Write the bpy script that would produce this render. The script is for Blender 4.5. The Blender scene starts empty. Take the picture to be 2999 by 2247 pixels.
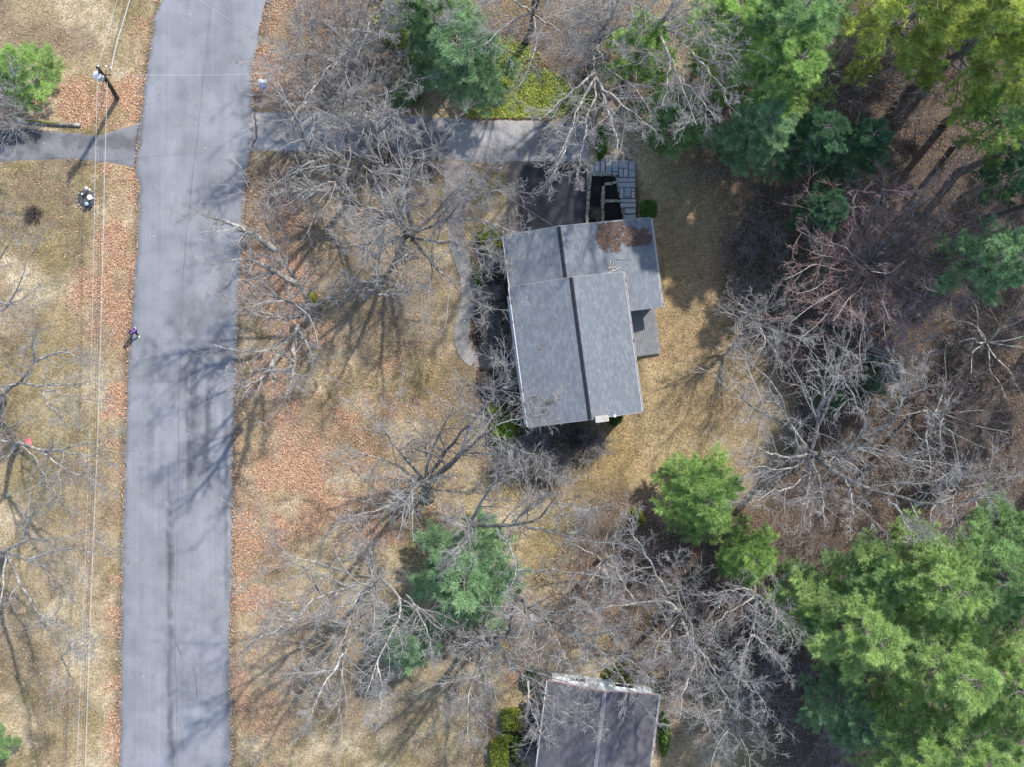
import bpy, math, numpy as np
from mathutils import Vector, Matrix

# ------------------------------------------------------------------ camera, sky, sun, exposure
SC = bpy.context.scene
COL = SC.collection
H = 100.0                      # flying height of the camera above the lawn
PPM = 40.0                     # photograph pixels per metre on the ground
CX, CY = 1499.5, 1123.5

cam_d = bpy.data.cameras.new("camera")
cam = bpy.data.objects.new("camera", cam_d)
COL.objects.link(cam)
cam.location = (0, 0, H)
cam.rotation_euler = (0, 0, 0)
cam_d.sensor_width = 36.0
cam_d.lens = 36.0 * H / (2999 / PPM)
cam_d.clip_start = 1.0
cam_d.clip_end = 2000.0
SC.camera = cam

SUN_EL = math.radians(49)
SUN_AZ = math.atan2(0.62, 0.785)          # towards the upper right of the picture
world = bpy.data.worlds.new("World")
SC.world = world
world.use_nodes = True
wn = world.node_tree
sky = wn.nodes.new("ShaderNodeTexSky")
sky.sky_type = 'NISHITA'
sky.sun_disc = False
sky.sun_elevation = SUN_EL
sky.sun_rotation = SUN_AZ
bg = wn.nodes["Background"]
bg.inputs[1].default_value = 0.15
wn.links.new(sky.outputs[0], bg.inputs[0])

sun_d = bpy.data.lights.new("sun", 'SUN')
sun_d.energy = 2.9
sun_d.angle = math.radians(1.1)
sun_d.color = (1.0, 0.95, 0.87)
sun = bpy.data.objects.new("sun", sun_d)
COL.objects.link(sun)
_d = Vector((-math.sin(SUN_AZ) * math.cos(SUN_EL), -math.cos(SUN_AZ) * math.cos(SUN_EL), -math.sin(SUN_EL)))
sun.rotation_euler = _d.to_track_quat('-Z', 'Y').to_euler()
sun.location = (20, 25, 60)

SC.view_settings.view_transform = 'Standard'
SC.view_settings.look = 'None'
SC.view_settings.exposure = 1.2
SC.view_settings.gamma = 1.0
SC.view_settings.use_curve_mapping = False

# ------------------------------------------------------------------ helpers
RNG = np.random.default_rng(7)


def W(px, py, z=0.0):
    """photograph pixel + height above the lawn -> place in metres"""
    s = (1 - z / H) / PPM
    return np.array([(px - CX) * s, -(py - CY) * s, z])


def smooth(t):
    t = np.clip(t, 0, 1)
    return t * t * (3 - 2 * t)


_lat = {}


def vnoise(x, y, cell, seed):
    if seed not in _lat:
        _lat[seed] = np.random.default_rng(seed).random((256, 256))
    L = _lat[seed]
    gx, gy = x / cell + 1000, y / cell + 1000
    ix, iy = np.floor(gx).astype(int), np.floor(gy).astype(int)
    fx, fy = gx - ix, gy - iy
    fx, fy = fx * fx * (3 - 2 * fx), fy * fy * (3 - 2 * fy)
    a = L[ix % 256, iy % 256]; b = L[(ix + 1) % 256, iy % 256]
    c = L[ix % 256, (iy + 1) % 256]; d = L[(ix + 1) % 256, (iy + 1) % 256]
    return (a * (1 - fx) + b * fx) * (1 - fy) + (c * (1 - fx) + d * fx) * fy


def fbm(x, y, cell, seed, octaves=4):
    v = 0; amp = 1; tot = 0
    for o in range(octaves):
        v = v + amp * vnoise(x, y, cell / 2 ** o, seed + o)
        tot += amp; amp *= 0.55
    return v / tot


def gz(x, y):
    """height of the ground: flat, with the back yard a little higher than the drive"""
    px, py = np.asarray(x) * PPM + CX, CY - np.asarray(y) * PPM
    sx = smooth((px - 1850) / 30) * (1 - smooth((px - 2050) / 500))
    sy = smooth((py - 400) / 90) * (1 - smooth((py - 1150) / 250))
    return 0.6 * sx * sy


def mesh_np(name, V, quads=None, tris=None, col=None, mats=(), smooth_shade=False, flat=False):
    V = np.asarray(V, dtype=np.float32)
    me = bpy.data.meshes.new(name)
    nq = 0 if quads is None else len(quads)
    nt = 0 if tris is None else len(tris)
    idx = []; tot = []
    if nq:
        idx.append(np.asarray(quads).reshape(-1)); tot.append(np.full(nq, 4))
    if nt:
        idx.append(np.asarray(tris).reshape(-1)); tot.append(np.full(nt, 3))
    idx = np.concatenate(idx).astype(np.int32); tot = np.concatenate(tot).astype(np.int32)
    start = np.concatenate([[0], np.cumsum(tot)[:-1]]).astype(np.int32)
    me.vertices.add(len(V)); me.vertices.foreach_set("co", V.reshape(-1))
    me.loops.add(len(idx)); me.loops.foreach_set("vertex_index", idx)
    me.polygons.add(len(tot)); me.polygons.foreach_set("loop_start", start); me.polygons.foreach_set("loop_total", tot)
    if smooth_shade:
        me.polygons.foreach_set("use_smooth", np.ones(len(tot), dtype=bool))
    if flat:
        me.polygons.foreach_set("use_smooth", np.zeros(len(tot), dtype=bool))
    if col is not None:
        col = np.asarray(col, dtype=np.float32)
        if col.shape[1] == 3:
            col = np.concatenate([col, np.ones((len(col), 1), np.float32)], 1)
        at = me.color_attributes.new("Col", 'FLOAT_COLOR', 'POINT')
        at.data.foreach_set("color", col.reshape(-1))
    for m in mats:
        me.materials.append(m)
    me.update(calc_edges=True)
    return me


def link(name, me, parent=None, kind=None):
    o = bpy.data.objects.new(name, me)
    COL.objects.link(o)
    if parent is not None:
        o.parent = parent
        o.matrix_parent_inverse = parent.matrix_basis.inverted()
    if kind:
        o["kind"] = kind
    return o


def tag(o, label, cat, group=None):
    o["label"] = label; o["category"] = cat
    if group:
        o["group"] = group
    return o


def thing(name, loc, label, cat, group=None):
    o = bpy.data.objects.new(name, None)
    COL.objects.link(o)
    o.location = [float(c) for c in loc]
    o.empty_display_size = 0.3
    return tag(o, label, cat, group)


class MB:
    """collects boxes, prisms, tubes and lathes; build() links them as one mesh object"""
    def __init__(s):
        s.v = []; s.f = []

    def raw(s, v, f):
        o = len(s.v)
        s.v += [tuple(float(c) for c in p) for p in v]
        s.f += [tuple(i + o for i in q) for q in f]
        return s

    def box(s, c, size, rz=0.0, taper=1.0, rot=None):
        hx, hy, hz = size[0] / 2, size[1] / 2, size[2] / 2
        P = []
        for z, k in ((-hz, 1), (hz, taper)):
            for x, y in ((-hx, -hy), (hx, -hy), (hx, hy), (-hx, hy)):
                P.append((x * k, y * k, z))
        M = rot if rot is not None else Matrix.Rotation(rz, 3, 'Z')
        P = [tuple(M @ Vector(p) + Vector([float(q) for q in c])) for p in P]
        return s.raw(P, [(0, 3, 2, 1), (4, 5, 6, 7), (0, 1, 5, 4), (1, 2, 6, 5), (2, 3, 7, 6), (3, 0, 4, 7)])

    def prism(s, pts, z0, z1, inset=0.0):
        """outline in plan (counter-clockwise), from z0 up to z1"""
        n = len(pts)
        c = np.mean(np.array([p[:2] for p in pts]), 0)
        top = [(c[0] + (p[0] - c[0]) * (1 - inset), c[1] + (p[1] - c[1]) * (1 - inset), z1) for p in pts]
        v = [(p[0], p[1], z0) for p in pts] + top
        f = [tuple(range(n - 1, -1, -1)), tuple(range(n, 2 * n))]
        f += [(i, (i + 1) % n, n + (i + 1) % n, n + i) for i in range(n)]
        return s.raw(v, f)

    def slab(s, quad, th):
        """flat slab: four top corners, thickness downwards"""
        q = [Vector([float(c) for c in p]) for p in quad]
        n = (q[1] - q[0]).cross(q[3] - q[0]).normalized()
        if n.z < 0:
            n = -n
        b = [p - n * th for p in q]
        return s.raw(q + b, [(0, 1, 2, 3), (7, 6, 5, 4), (0, 4, 5, 1), (1, 5, 6, 2), (2, 6, 7, 3), (3, 7, 4, 0)])

    def tube(s, pts, rad, sides=6):
        pts = np.asarray(pts, float); n = len(pts)
        rad = np.broadcast_to(np.asarray(rad, float), (n,))
        V, Q = tubes(pts[None], rad[None], sides)
        s.raw(V, [tuple(q) for q in Q])
        o = len(s.v) - n * sides
        s.f.append(tuple(o + i for i in range(sides))[::-1])
        s.f.append(tuple(o + (n - 1) * sides + i for i in range(sides)))
        return s

    def lathe(s, c, prof, sides=14):
        """profile of (radius, z)"""
        n = len(prof); v = []
        for r, z in prof:
            for k in range(sides):
                a = 2 * math.pi * k / sides
                v.append((c[0] + r * math.cos(a), c[1] + r * math.sin(a), c[2] + z))
        f = [(i * sides + k, i * sides + (k + 1) % sides, (i + 1) * sides + (k + 1) % sides, (i + 1) * sides + k) for i in range(n - 1) for k in range(sides)]
        f.append(tuple(range(sides))[::-1]); f.append(tuple((n - 1) * sides + k for k in range(sides)))
        return s.raw(v, f)

    def mesh(s, name, mat, sm=False):
        me = bpy.data.meshes.new(name)
        me.from_pydata(s.v, [], s.f)
        me.materials.append(mat)
        if sm:
            for p in me.polygons:
                p.use_smooth = True
        me.update()
        return me

    def build(s, name, mat, parent=None, kind=None, sm=False, bevel=0.0):
        o = link(name, s.mesh(name, mat, sm), parent, kind)
        if bevel:
            b = o.modifiers.new("bevel", 'BEVEL'); b.width = bevel; b.segments = 2; b.limit_method = 'ANGLE'
        return o


def tubes(P, R, sides):
    """P (N,n,3), R (N,n) -> vertices and quads of N open tubes"""
    N, n, _ = P.shape
    T = np.empty_like(P)
    T[:, 1:-1] = P[:, 2:] - P[:, :-2]
    T[:, 0] = P[:, 1] - P[:, 0]; T[:, -1] = P[:, -1] - P[:, -2]
    T /= np.linalg.norm(T, axis=2, keepdims=True) + 1e-9
    ref = np.where(np.abs(T[:, :1, 2:3]) < 0.9, np.array([0, 0, 1.0]), np.array([1.0, 0, 0]))
    A = np.cross(T, np.broadcast_to(ref, T.shape))
    A /= np.linalg.norm(A, axis=2, keepdims=True) + 1e-9
    B = np.cross(T, A)
    ang = np.arange(sides) * 2 * np.pi / sides
    V = P[:, :, None] + R[:, :, None, None] * (A[:, :, None] * np.cos(ang)[:, None] + B[:, :, None] * np.sin(ang)[:, None])
    base = (np.arange(N) * n * sides)[:, None, None] + (np.arange(n - 1) * sides)[None, :, None]
    k = np.arange(sides)[None, None]; k2 = (k + 1) % sides
    Q = np.stack([base + k, base + k2, base + sides + k2, base + sides + k], -1)
    return V.reshape(-1, 3), Q.reshape(-1, 4)


# ------------------------------------------------------------------ materials
def mat(name, col, rough=0.85, noise=None, bump=0.0, bscale=8.0, attr=False, spec=0.25, metal=0.0, translucent=0.0, objcol=False):
    """col: linear colour; noise = list of (scale, colour2, low, high[, stretch xyz])"""
    m = bpy.data.materials.new(name); m.use_nodes = True
    nt = m.node_tree; nd = nt.nodes; ln = nt.links
    b = nd["Principled BSDF"]
    b.inputs["Roughness"].default_value = rough
    b.inputs["Specular IOR Level"].default_value = spec
    b.inputs["Metallic"].default_value = metal
    geo = nd.new("ShaderNodeNewGeometry")
    if attr:
        a = nd.new("ShaderNodeAttribute"); a.attribute_name = "Col"; cur = a.outputs["Color"]
    else:
        r = nd.new("ShaderNodeRGB"); r.outputs[0].default_value = (*col, 1); cur = r.outputs[0]
    if objcol:
        oi = nd.new("ShaderNodeObjectInfo"); mx = nd.new("ShaderNodeMix"); mx.data_type = 'RGBA'; mx.blend_type = 'MULTIPLY'; mx.inputs[0].default_value = 1
        ln.new(cur, mx.inputs[6]); ln.new(oi.outputs["Color"], mx.inputs[7]); cur = mx.outputs[2]
    for it in noise or []:
        sc_, c2, lo, hi = it[:4]
        t = nd.new("ShaderNodeTexNoise"); t.inputs["Scale"].default_value = sc_; t.inputs["Detail"].default_value = 5
        src = geo.outputs["Position"]
        if len(it) > 4:
            mp = nd.new("ShaderNodeMapping"); mp.inputs["Scale"].default_value = it[4]
            ln.new(src, mp.inputs["Vector"]); src = mp.outputs[0]
        ln.new(src, t.inputs["Vector"])
        mr = nd.new("ShaderNodeMapRange"); mr.inputs["From Min"].default_value = lo; mr.inputs["From Max"].default_value = hi
        ln.new(t.outputs[0], mr.inputs["Value"])
        mx = nd.new("ShaderNodeMix"); mx.data_type = 'RGBA'
        if isinstance(c2, float):
            mx.blend_type = 'MULTIPLY'; mx.inputs[7].default_value = (c2, c2, c2, 1)
        else:
            mx.inputs[7].default_value = (*c2, 1)
        ln.new(mr.outputs[0], mx.inputs[0]); ln.new(cur, mx.inputs[6])
        cur = mx.outputs[2]
    ln.new(cur, b.inputs["Base Color"])
    if bump:
        t = nd.new("ShaderNodeTexNoise"); t.inputs["Scale"].default_value = bscale; t.inputs["Detail"].default_value = 4
        ln.new(geo.outputs["Position"], t.inputs["Vector"])
        bp = nd.new("ShaderNodeBump"); bp.inputs["Strength"].default_value = bump; bp.inputs["Distance"].default_value = 0.05
        ln.new(t.outputs[0], bp.inputs["Height"]); ln.new(bp.outputs[0], b.inputs["Normal"])
    if translucent:
        tr = nd.new("ShaderNodeBsdfTranslucent"); ln.new(cur, tr.inputs[0])
        ms = nd.new("ShaderNodeMixShader"); ms.inputs[0].default_value = translucent
        ln.new(b.outputs[0], ms.inputs[1]); ln.new(tr.outputs[0], ms.inputs[2])
        ln.new(ms.outputs[0], nd["Material Output"].inputs["Surface"])
    return m


M = {}
M['ground'] = mat("ground_litter", (0.2, 0.15, 0.1), 0.95, [(7.0, 0.5, 0.45, 0.68), (1.7, 0.72, 0.48, 0.7), (22.0, 0.5, 0.48, 0.7)], bump=0.9, bscale=14, attr=True, spec=0.1)
M['asphalt'] = mat("old_asphalt", (0.2, 0.2, 0.21), 0.9, [(0.3, 0.78, 0.42, 0.65), (1.1, 0.9, 0.45, 0.65), (1.0, 0.9, 0.4, 0.7, (3.0, 0.08, 1)), (40.0, 0.72, 0.5, 0.75)], bump=0.25, bscale=60, attr=True, spec=0.2)
M['drive'] = mat("driveway_asphalt", (0.2, 0.2, 0.2), 0.92, [(50.0, 0.7, 0.5, 0.75), (5.0, 0.8, 0.5, 0.7)], bump=0.3, bscale=50, attr=True, spec=0.15)
M['tar'] = mat("tar_seam", (0.06, 0.06, 0.065), 0.7, [(3.0, (0.11, 0.11, 0.115), 0.45, 0.65)])
M['leaf'] = mat("dead_leaf", (0.3, 0.15, 0.08), 0.8, attr=True, spec=0.2, translucent=0.12)
M['grass'] = mat("grass_blade", (0.3, 0.25, 0.1), 0.85, attr=True, spec=0.1, translucent=0.15)
M['needle'] = mat("needle_foliage", (0.06, 0.1, 0.03), 0.7, attr=True, spec=0.2, translucent=0.46, objcol=True)
M['greenleaf'] = mat("green_leaf", (0.06, 0.1, 0.03), 0.6, attr=True, spec=0.3, translucent=0.22)
M['bark'] = mat("grey_bark", (0.17, 0.15, 0.13), 0.95, [(1.6, (0.32, 0.31, 0.28), 0.47, 0.6), (5.0, (0.1, 0.085, 0.07), 0.52, 0.66), (3.0, (0.16, 0.17, 0.06), 0.66, 0.78)], bump=0.5, bscale=20, spec=0.1)
M['limb'] = mat("lichen_bark", (0.26, 0.243, 0.22), 0.95, [(2.6, (0.43, 0.42, 0.39), 0.48, 0.6), (3.4, (0.14, 0.125, 0.105), 0.56, 0.66)], spec=0.1)
M['twig'] = mat("grey_twig", (0.225, 0.212, 0.203), 0.95, [(1.2, (0.33, 0.318, 0.308), 0.45, 0.65)], spec=0.1)
M['twig_red'] = mat("red_budded_twig", (0.27, 0.215, 0.205), 0.9, [(2.2, (0.33, 0.135, 0.125), 0.52, 0.66)], spec=0.1)
M['twig_brown'] = mat("brown_twig", (0.13, 0.105, 0.095), 0.95, [(0.9, (0.21, 0.18, 0.165), 0.45, 0.65)], spec=0.1)
M['brush'] = mat('brush_twig', (0.2, 0.175, 0.165), 0.95, [(0.5, (0.27, 0.24, 0.23), 0.45, 0.65)], spec=0.1)
M['pinebark'] = mat("pine_bark", (0.17, 0.145, 0.14), 0.95, [(4.0, (0.27, 0.24, 0.24), 0.5, 0.7)], bump=0.6, bscale=14, spec=0.1)
M['moss'] = mat("moss", (0.13, 0.13, 0.03), 0.95, [(7.0, (0.24, 0.21, 0.05), 0.45, 0.65)], bump=0.8, bscale=20, spec=0.05)
M['shingle'] = mat("roof_shingle", (0.2, 0.21, 0.23), 0.92, [(0.5, 0.92, 0.45, 0.7), (14.0, 0.82, 0.45, 0.7), (60.0, 0.8, 0.45, 0.7)], attr=True, spec=0.15)
M['underlay'] = mat("roof_underlay", (0.1, 0.105, 0.12), 0.95)
M['ridge'] = mat("ridge_vent", (0.018, 0.02, 0.027), 0.95, [(6.0, (0.03, 0.033, 0.04), 0.45, 0.65)], spec=0.05)
M['white'] = mat("white_paint", (0.72, 0.72, 0.7), 0.5, [(2.0, 0.85, 0.5, 0.7)])
M['siding'] = mat("blue_grey_siding", (0.42, 0.47, 0.5), 0.6, [(3.0, 0.88, 0.5, 0.7)])
M['siding2'] = mat("pale_blue_siding", (0.62, 0.68, 0.7), 0.6, [(2.0, 0.8, 0.5, 0.7)])
M['rake'] = mat("grey_rake_trim", (0.2, 0.205, 0.22), 0.7)
M['rake2'] = mat("faded_red_trim", (0.35, 0.22, 0.21), 0.7)
M['gutter'] = mat("gutter_paint", (0.5, 0.48, 0.47), 0.6, [(2.2, (0.3, 0.16, 0.13), 0.55, 0.66)])
M['glass'] = mat("window_glass", (0.03, 0.04, 0.05), 0.08, spec=0.6)
M['door'] = mat("dark_red_door", (0.18, 0.04, 0.035), 0.5)
M['garage'] = mat("garage_door_paint", (0.6, 0.6, 0.58), 0.55)
M['deck'] = mat("grey_deck_board", (0.19, 0.195, 0.205), 0.8, [(1.0, (0.15, 0.155, 0.165), 0.4, 0.65, (2, 2, 1)), (25.0, 0.85, 0.5, 0.7)])
M['concrete'] = mat("pale_concrete", (0.36, 0.345, 0.32), 0.9, [(4.0, 0.8, 0.5, 0.7), (30.0, 0.85, 0.5, 0.7)])
M['brickwall'] = mat("chimney_brick", (0.26, 0.11, 0.075), 0.9, [(8.0, (0.33, 0.17, 0.12), 0.45, 0.65)])
M['mortar'] = mat("mortar", (0.3, 0.28, 0.25), 0.95)
M['paver'] = mat("paver", (0.25, 0.22, 0.18), 0.92, [(14.0, 0.8, 0.5, 0.7)], attr=True, spec=0.15)
M['joint'] = mat("path_sand", (0.2, 0.19, 0.175), 0.95)
M['bluestone'] = mat("bluestone", (0.27, 0.285, 0.3), 0.85, [(2.0, (0.36, 0.32, 0.3), 0.47, 0.6), (1.4, (0.2, 0.26, 0.29), 0.5, 0.62), (20.0, 0.85, 0.5, 0.7)], spec=0.2)
M['stone'] = mat("wall_stone", (0.2, 0.19, 0.165), 0.92, [(5.0, (0.3, 0.28, 0.22), 0.45, 0.65), (12.0, 0.75, 0.5, 0.7)])
M['mulch'] = mat("black_mulch", (0.014, 0.013, 0.014), 0.98, [(12.0, (0.03, 0.026, 0.024), 0.5, 0.7), (35.0, (0.06, 0.05, 0.045), 0.64, 0.75)], bump=1.0, bscale=30, spec=0.1)
M['bedsoil'] = mat('dark_bark_mulch', (0.045, 0.036, 0.032), 0.98, [(8.0, (0.08, 0.062, 0.052), 0.48, 0.64), (25.0, (0.14, 0.1, 0.08), 0.62, 0.72)], bump=1.0, bscale=25, spec=0.1)
M['mat'] = mat("dark_blue_mat", (0.012, 0.025, 0.06), 0.9, [(40.0, 0.7, 0.5, 0.7)])
M['pole'] = mat("creosote_pole", (0.05, 0.036, 0.027), 0.9, [(6.0, (0.09, 0.07, 0.055), 0.5, 0.7)])
M['steel'] = mat("transformer_grey", (0.6, 0.62, 0.65), 0.4, metal=0.3, spec=0.5)
M['wire'] = mat("aluminium_wire", (0.42, 0.42, 0.43), 0.5, spec=0.4)
M['wire_dark'] = mat("black_cable", (0.05, 0.045, 0.045), 0.6)
M['porcelain'] = mat("white_porcelain", (0.7, 0.7, 0.68), 0.25)
M['blue'] = mat("blue_mailbox_paint", (0.02, 0.05, 0.32), 0.4)
M['wood'] = mat("weathered_wood", (0.16, 0.12, 0.085), 0.9, [(6.0, (0.24, 0.2, 0.16), 0.5, 0.7)])
M['pink'] = mat("pink_cloth", (0.75, 0.16, 0.2), 0.8)
M['yellow'] = mat("bare_yellow_wood", (0.55, 0.34, 0.1), 0.85)
M['skin'] = mat("skin", (0.45, 0.27, 0.2), 0.6)
M['purple'] = mat("purple_jacket", (0.16, 0.07, 0.27), 0.85, [(20.0, 0.75, 0.5, 0.7)])
M['trouser'] = mat("dark_trousers", (0.02, 0.02, 0.035), 0.9)
M['hair'] = mat("dark_hair", (0.03, 0.015, 0.012), 0.6)
M['bluegrey'] = mat("glazed_ornament", (0.25, 0.38, 0.5), 0.3)

# ------------------------------------------------------------------ the ground
def poly_interp(pts, t):
    p = np.array(pts, float)
    return np.interp(t, p[:, 1], p[:, 0])


ROAD_L = [(475, -400), (472, 0), (450, 60), (441, 130), (428, 210), (418, 300), (412, 352), (403, 440), (398, 490), (407, 560), (404, 640), (400, 740), (391, 830), (384, 930), (379, 1000), (373, 1110), (370, 1200), (365, 1300), (367, 1370), (362, 1500), (357, 1600), (355, 1750), (353, 1900), (352, 2060), (351, 2247), (350, 2700)]
ROAD_R = [(800, -400), (783, 0), (766, 70), (757, 120), (748, 170), (737, 195), (740, 290), (741, 340), (735, 440), (722, 520), (712, 600), (714, 700), (705, 760), (700, 830), (695, 950), (693, 1080), (688, 1200), (685, 1300), (682, 1400), (682, 1500), (681, 1650), (678, 1720), (675, 1830), (674, 2000), (679, 2060), (678, 2247), (676, 2700)]


def blob(px, py, cx, cy, rx, ry, soft=0.35):
    d = np.sqrt(((px - cx) / rx) ** 2 + ((py - cy) / ry) ** 2)
    return 1 - smooth((d - (1 - soft)) / (2 * soft))


def zones(x, y):
    """weights of the different kinds of ground at a place"""
    px0, py0 = x * PPM + CX, CY - y * PPM
    wx = (fbm(x, y, 5.0, 11) - 0.5) * 160; wy = (fbm(x, y, 5.0, 31) - 0.5) * 160
    px, py = px0 + wx, py0 + wy
    rl = poly_interp(ROAD_L, py0); rr = poly_interp(ROAD_R, py0)
    dl = rl - px0; dr = px0 - rr
    n = fbm(x, y, 2.0, 51)
    # drifts of leaves along both road edges and under the trees
    leaf = np.zeros_like(x)
    n3 = fbm(x, y, 1.6, 61); low = 1 - 0.55 * smooth((py0 - 1250) / 300)
    leaf = np.maximum(leaf, (dl > -20) * (1 - smooth((dl - 4 - 85 * n * low) / 25)) * smooth((n3 - 0.36) / 0.16) * (0.55 + 0.35 * low))
    leaf = np.maximum(leaf, (dr > -20) * (1 - smooth((dr - 10 - 80 * n) / 40)) * smooth((n3 - 0.3) / 0.18) * 0.95)
    for b in ((250, 320, 190, 70, 1.0), (130, 345, 130, 45, 0.9), (330, 690, 80, 200, 0.95), (300, 890, 100, 130, 0.7), (330, 500, 90, 40, 0.8), (850, 170, 130, 200, 0.9), (850, 290, 110, 60, 0.9), (790, 800, 110, 280, 0.75), (860, 1120, 150, 230, 0.6), (880, 1350, 190, 250, 0.75),
              (790, 1400, 110, 250, 0.9), (1000, 1500, 200, 110, 0.5), (1160, 1540, 120, 70, 0.9), (760, 1780, 70, 40, 0.9), (800, 1950, 90, 260, 0.35), (1090, 1150, 200, 180, 0.35), (1680, 1720, 110, 110, 0.7), (1930, 1500, 60, 130, 0.5), (1480, 300, 60, 40, 0.4), (1560, 340, 200, 14, 0.9), (1540, 1960, 60, 40, 0.5), (1925, 980, 30, 90, 0.8)):
        leaf = np.maximum(leaf, blob(px, py, *b[:4]) * b[4])
    # the wood on the right and at the top
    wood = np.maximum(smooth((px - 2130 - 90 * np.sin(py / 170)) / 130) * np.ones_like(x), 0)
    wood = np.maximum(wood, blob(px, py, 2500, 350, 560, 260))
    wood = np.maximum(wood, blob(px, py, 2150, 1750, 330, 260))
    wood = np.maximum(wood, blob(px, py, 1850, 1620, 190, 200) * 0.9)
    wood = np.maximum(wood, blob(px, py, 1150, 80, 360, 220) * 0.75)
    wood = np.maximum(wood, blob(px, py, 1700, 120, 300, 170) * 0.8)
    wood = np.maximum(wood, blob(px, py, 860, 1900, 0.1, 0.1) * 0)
    # moss and bare soil in the lawns
    moss = smooth((fbm(x, y, 3.5, 71) - 0.52) / 0.16) * 0.75
    for b in ((1290, 1150, 170, 110, 0.9), (1240, 1100, 60, 60, 0.8), (150, 700, 110, 130, 0.8), (120, 1200, 180, 260, 0.55), (1640, 1600, 110, 90, 0.8), (1950, 640, 50, 200, 0.6), (1020, 880, 80, 60, 0.5), (100, 560, 140, 90, 0.5), (1750, 1420, 150, 40, 0.6)):
        moss = np.maximum(moss, blob(px, py, *b[:4]) * b[4])
    soil = smooth((fbm(x, y, 4.2, 91) - 0.53) / 0.14) * 0.7
    for b in ((1000, 620, 320, 200, 0.85), (840, 520, 90, 110, 0.95), (1040, 830, 290, 190, 0.7), (1130, 960, 200, 90, 0.6), (880, 1230, 120, 60, 0.4), (1130, 500, 240, 60, 0.95), (1000, 1950, 260, 200, 0.6), (1560, 1330, 200, 110, 0.9), (1430, 900, 70, 260, 0.95), (2090, 850, 140, 480, 0.85), (105, 625, 30, 30, 0.7), (1600, 1850, 170, 120, 0.5), (60, 480, 200, 16, 0.9)):
        soil = np.maximum(soil, blob(px, py, *b[:4]) * b[4])
    out = np.clip(dl, 0, None) * 0
    leaf = leaf * (0.2 + 1.0 * smooth((fbm(x, y, 1.8, 131) - 0.4) / 0.18))
    return dict(leaf=np.clip(leaf, 0, 1), wood=np.clip(wood, 0, 1), moss=np.clip(moss, 0, 1), soil=np.clip(soil, 0, 1), dl=dl, dr=dr, px=px0, py=py0)


def on_paving(px, py):
    rl = poly_interp(ROAD_L, py); rr = poly_interp(ROAD_R, py)
    p = (px > rl) & (px < rr)
    p |= (px < 420) & (py > np.interp(px, [0, 200, 290, 414], [376, 385, 394, 349])) & (py < np.interp(px, [0, 217, 317, 394], [473, 466, 475, 493]))
    p |= (px > 730) & (px < 1725) & (py > np.interp(px, [750, 1000, 1181, 1385, 1566, 1724], [326, 326, 335, 348, 350, 358])) & (py < np.interp(px, [735, 1000, 1077, 1253, 1385, 1724], [440, 443, 457, 471, 475, 475]))
    p |= (px > 1490) & (px < 1870) & (py > 460) & (py < 680)
    return p


C_LAWN = np.array([0.36, 0.285, 0.175]); C_STRAW = np.array([0.48, 0.40, 0.275]); C_MOSS = np.array([0.235, 0.19, 0.092])
C_LEAF = np.array([0.45, 0.285, 0.185]); C_SOIL = np.array([0.16, 0.122, 0.092]); C_WOOD = np.array([0.105, 0.079, 0.064])


def ground_colour(x, y):
    z = zones(x, y)
    mix = lambda a, b, t: a * (1 - t[..., None]) + b * t[..., None]
    c = mix(np.broadcast_to(C_LAWN, x.shape + (3,)), C_STRAW, smooth((fbm(x, y, 2.4, 111) - 0.45) / 0.2))
    c = mix(c, C_MOSS, z['moss']); c = mix(c, C_SOIL, z['soil'] * 0.9)
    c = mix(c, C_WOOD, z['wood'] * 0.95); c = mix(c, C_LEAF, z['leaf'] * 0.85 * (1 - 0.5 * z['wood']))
    gold = np.maximum(blob(z['px'], z['py'], 2010, 850, 190, 520, 0.4), blob(z['px'], z['py'], 1900, 1330, 260, 130, 0.5)) * (1 - z['wood']) * (1 - z['leaf'])
    c = mix(c, c * 0.5 + np.array([0.42, 0.30, 0.145]) * 0.5, gold)
    # strip of dark grit beside the road
    e = np.minimum(np.abs(z['dl']), np.abs(z['dr']))
    c = mix(c, np.array([0.11, 0.095, 0.08]), (1 - smooth((e - 4 - 10 * vnoise(x, y, 0.8, 5)) / 8)) * 0.75)
    c = c * (0.8 + 0.4 * vnoise(x, y, 0.45, 201))[..., None]
    far = smooth((np.maximum(np.abs(x) - 43, np.abs(y) - 33)) / 4)      # beyond the lot: plain dry grass and wood floor
    c = mix(c, np.where((x > 14)[..., None], C_WOOD * 1.1, (C_LAWN + C_SOIL) / 2), far)
    return c


def axis(lo, hi, step, far):
    c = np.arange(lo, hi + step, step)
    g = np.array([2, 6, 14, 30, 70, 160, 360, 600.0])
    return np.concatenate([lo - g[::-1], c, c[-1] + g])


gx = axis(-43, 43, 0.36, 600); gy = axis(-33, 33, 0.36, 600)
X, Y = np.meshgrid(gx, gy, indexing='ij')
Z = gz(X, Y) + (fbm(X, Y, 1.1, 301) - 0.5) * 0.1 * zones(X, Y)['wood'] - 0.02
Vg = np.stack([X, Y, Z], -1).reshape(-1, 3)
i = np.arange(len(gx) - 1)[:, None]; j = np.arange(len(gy) - 1)[None]
ny = len(gy)
Qg = np.stack([i * ny + j, (i + 1) * ny + j, (i + 1) * ny + j + 1, i * ny + j + 1], -1).reshape(-1, 4)
link("ground", mesh_np("ground", Vg, Qg, col=ground_colour(X, Y).reshape(-1, 3), mats=[M['ground']], smooth_shade=True), kind="structure")


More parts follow.
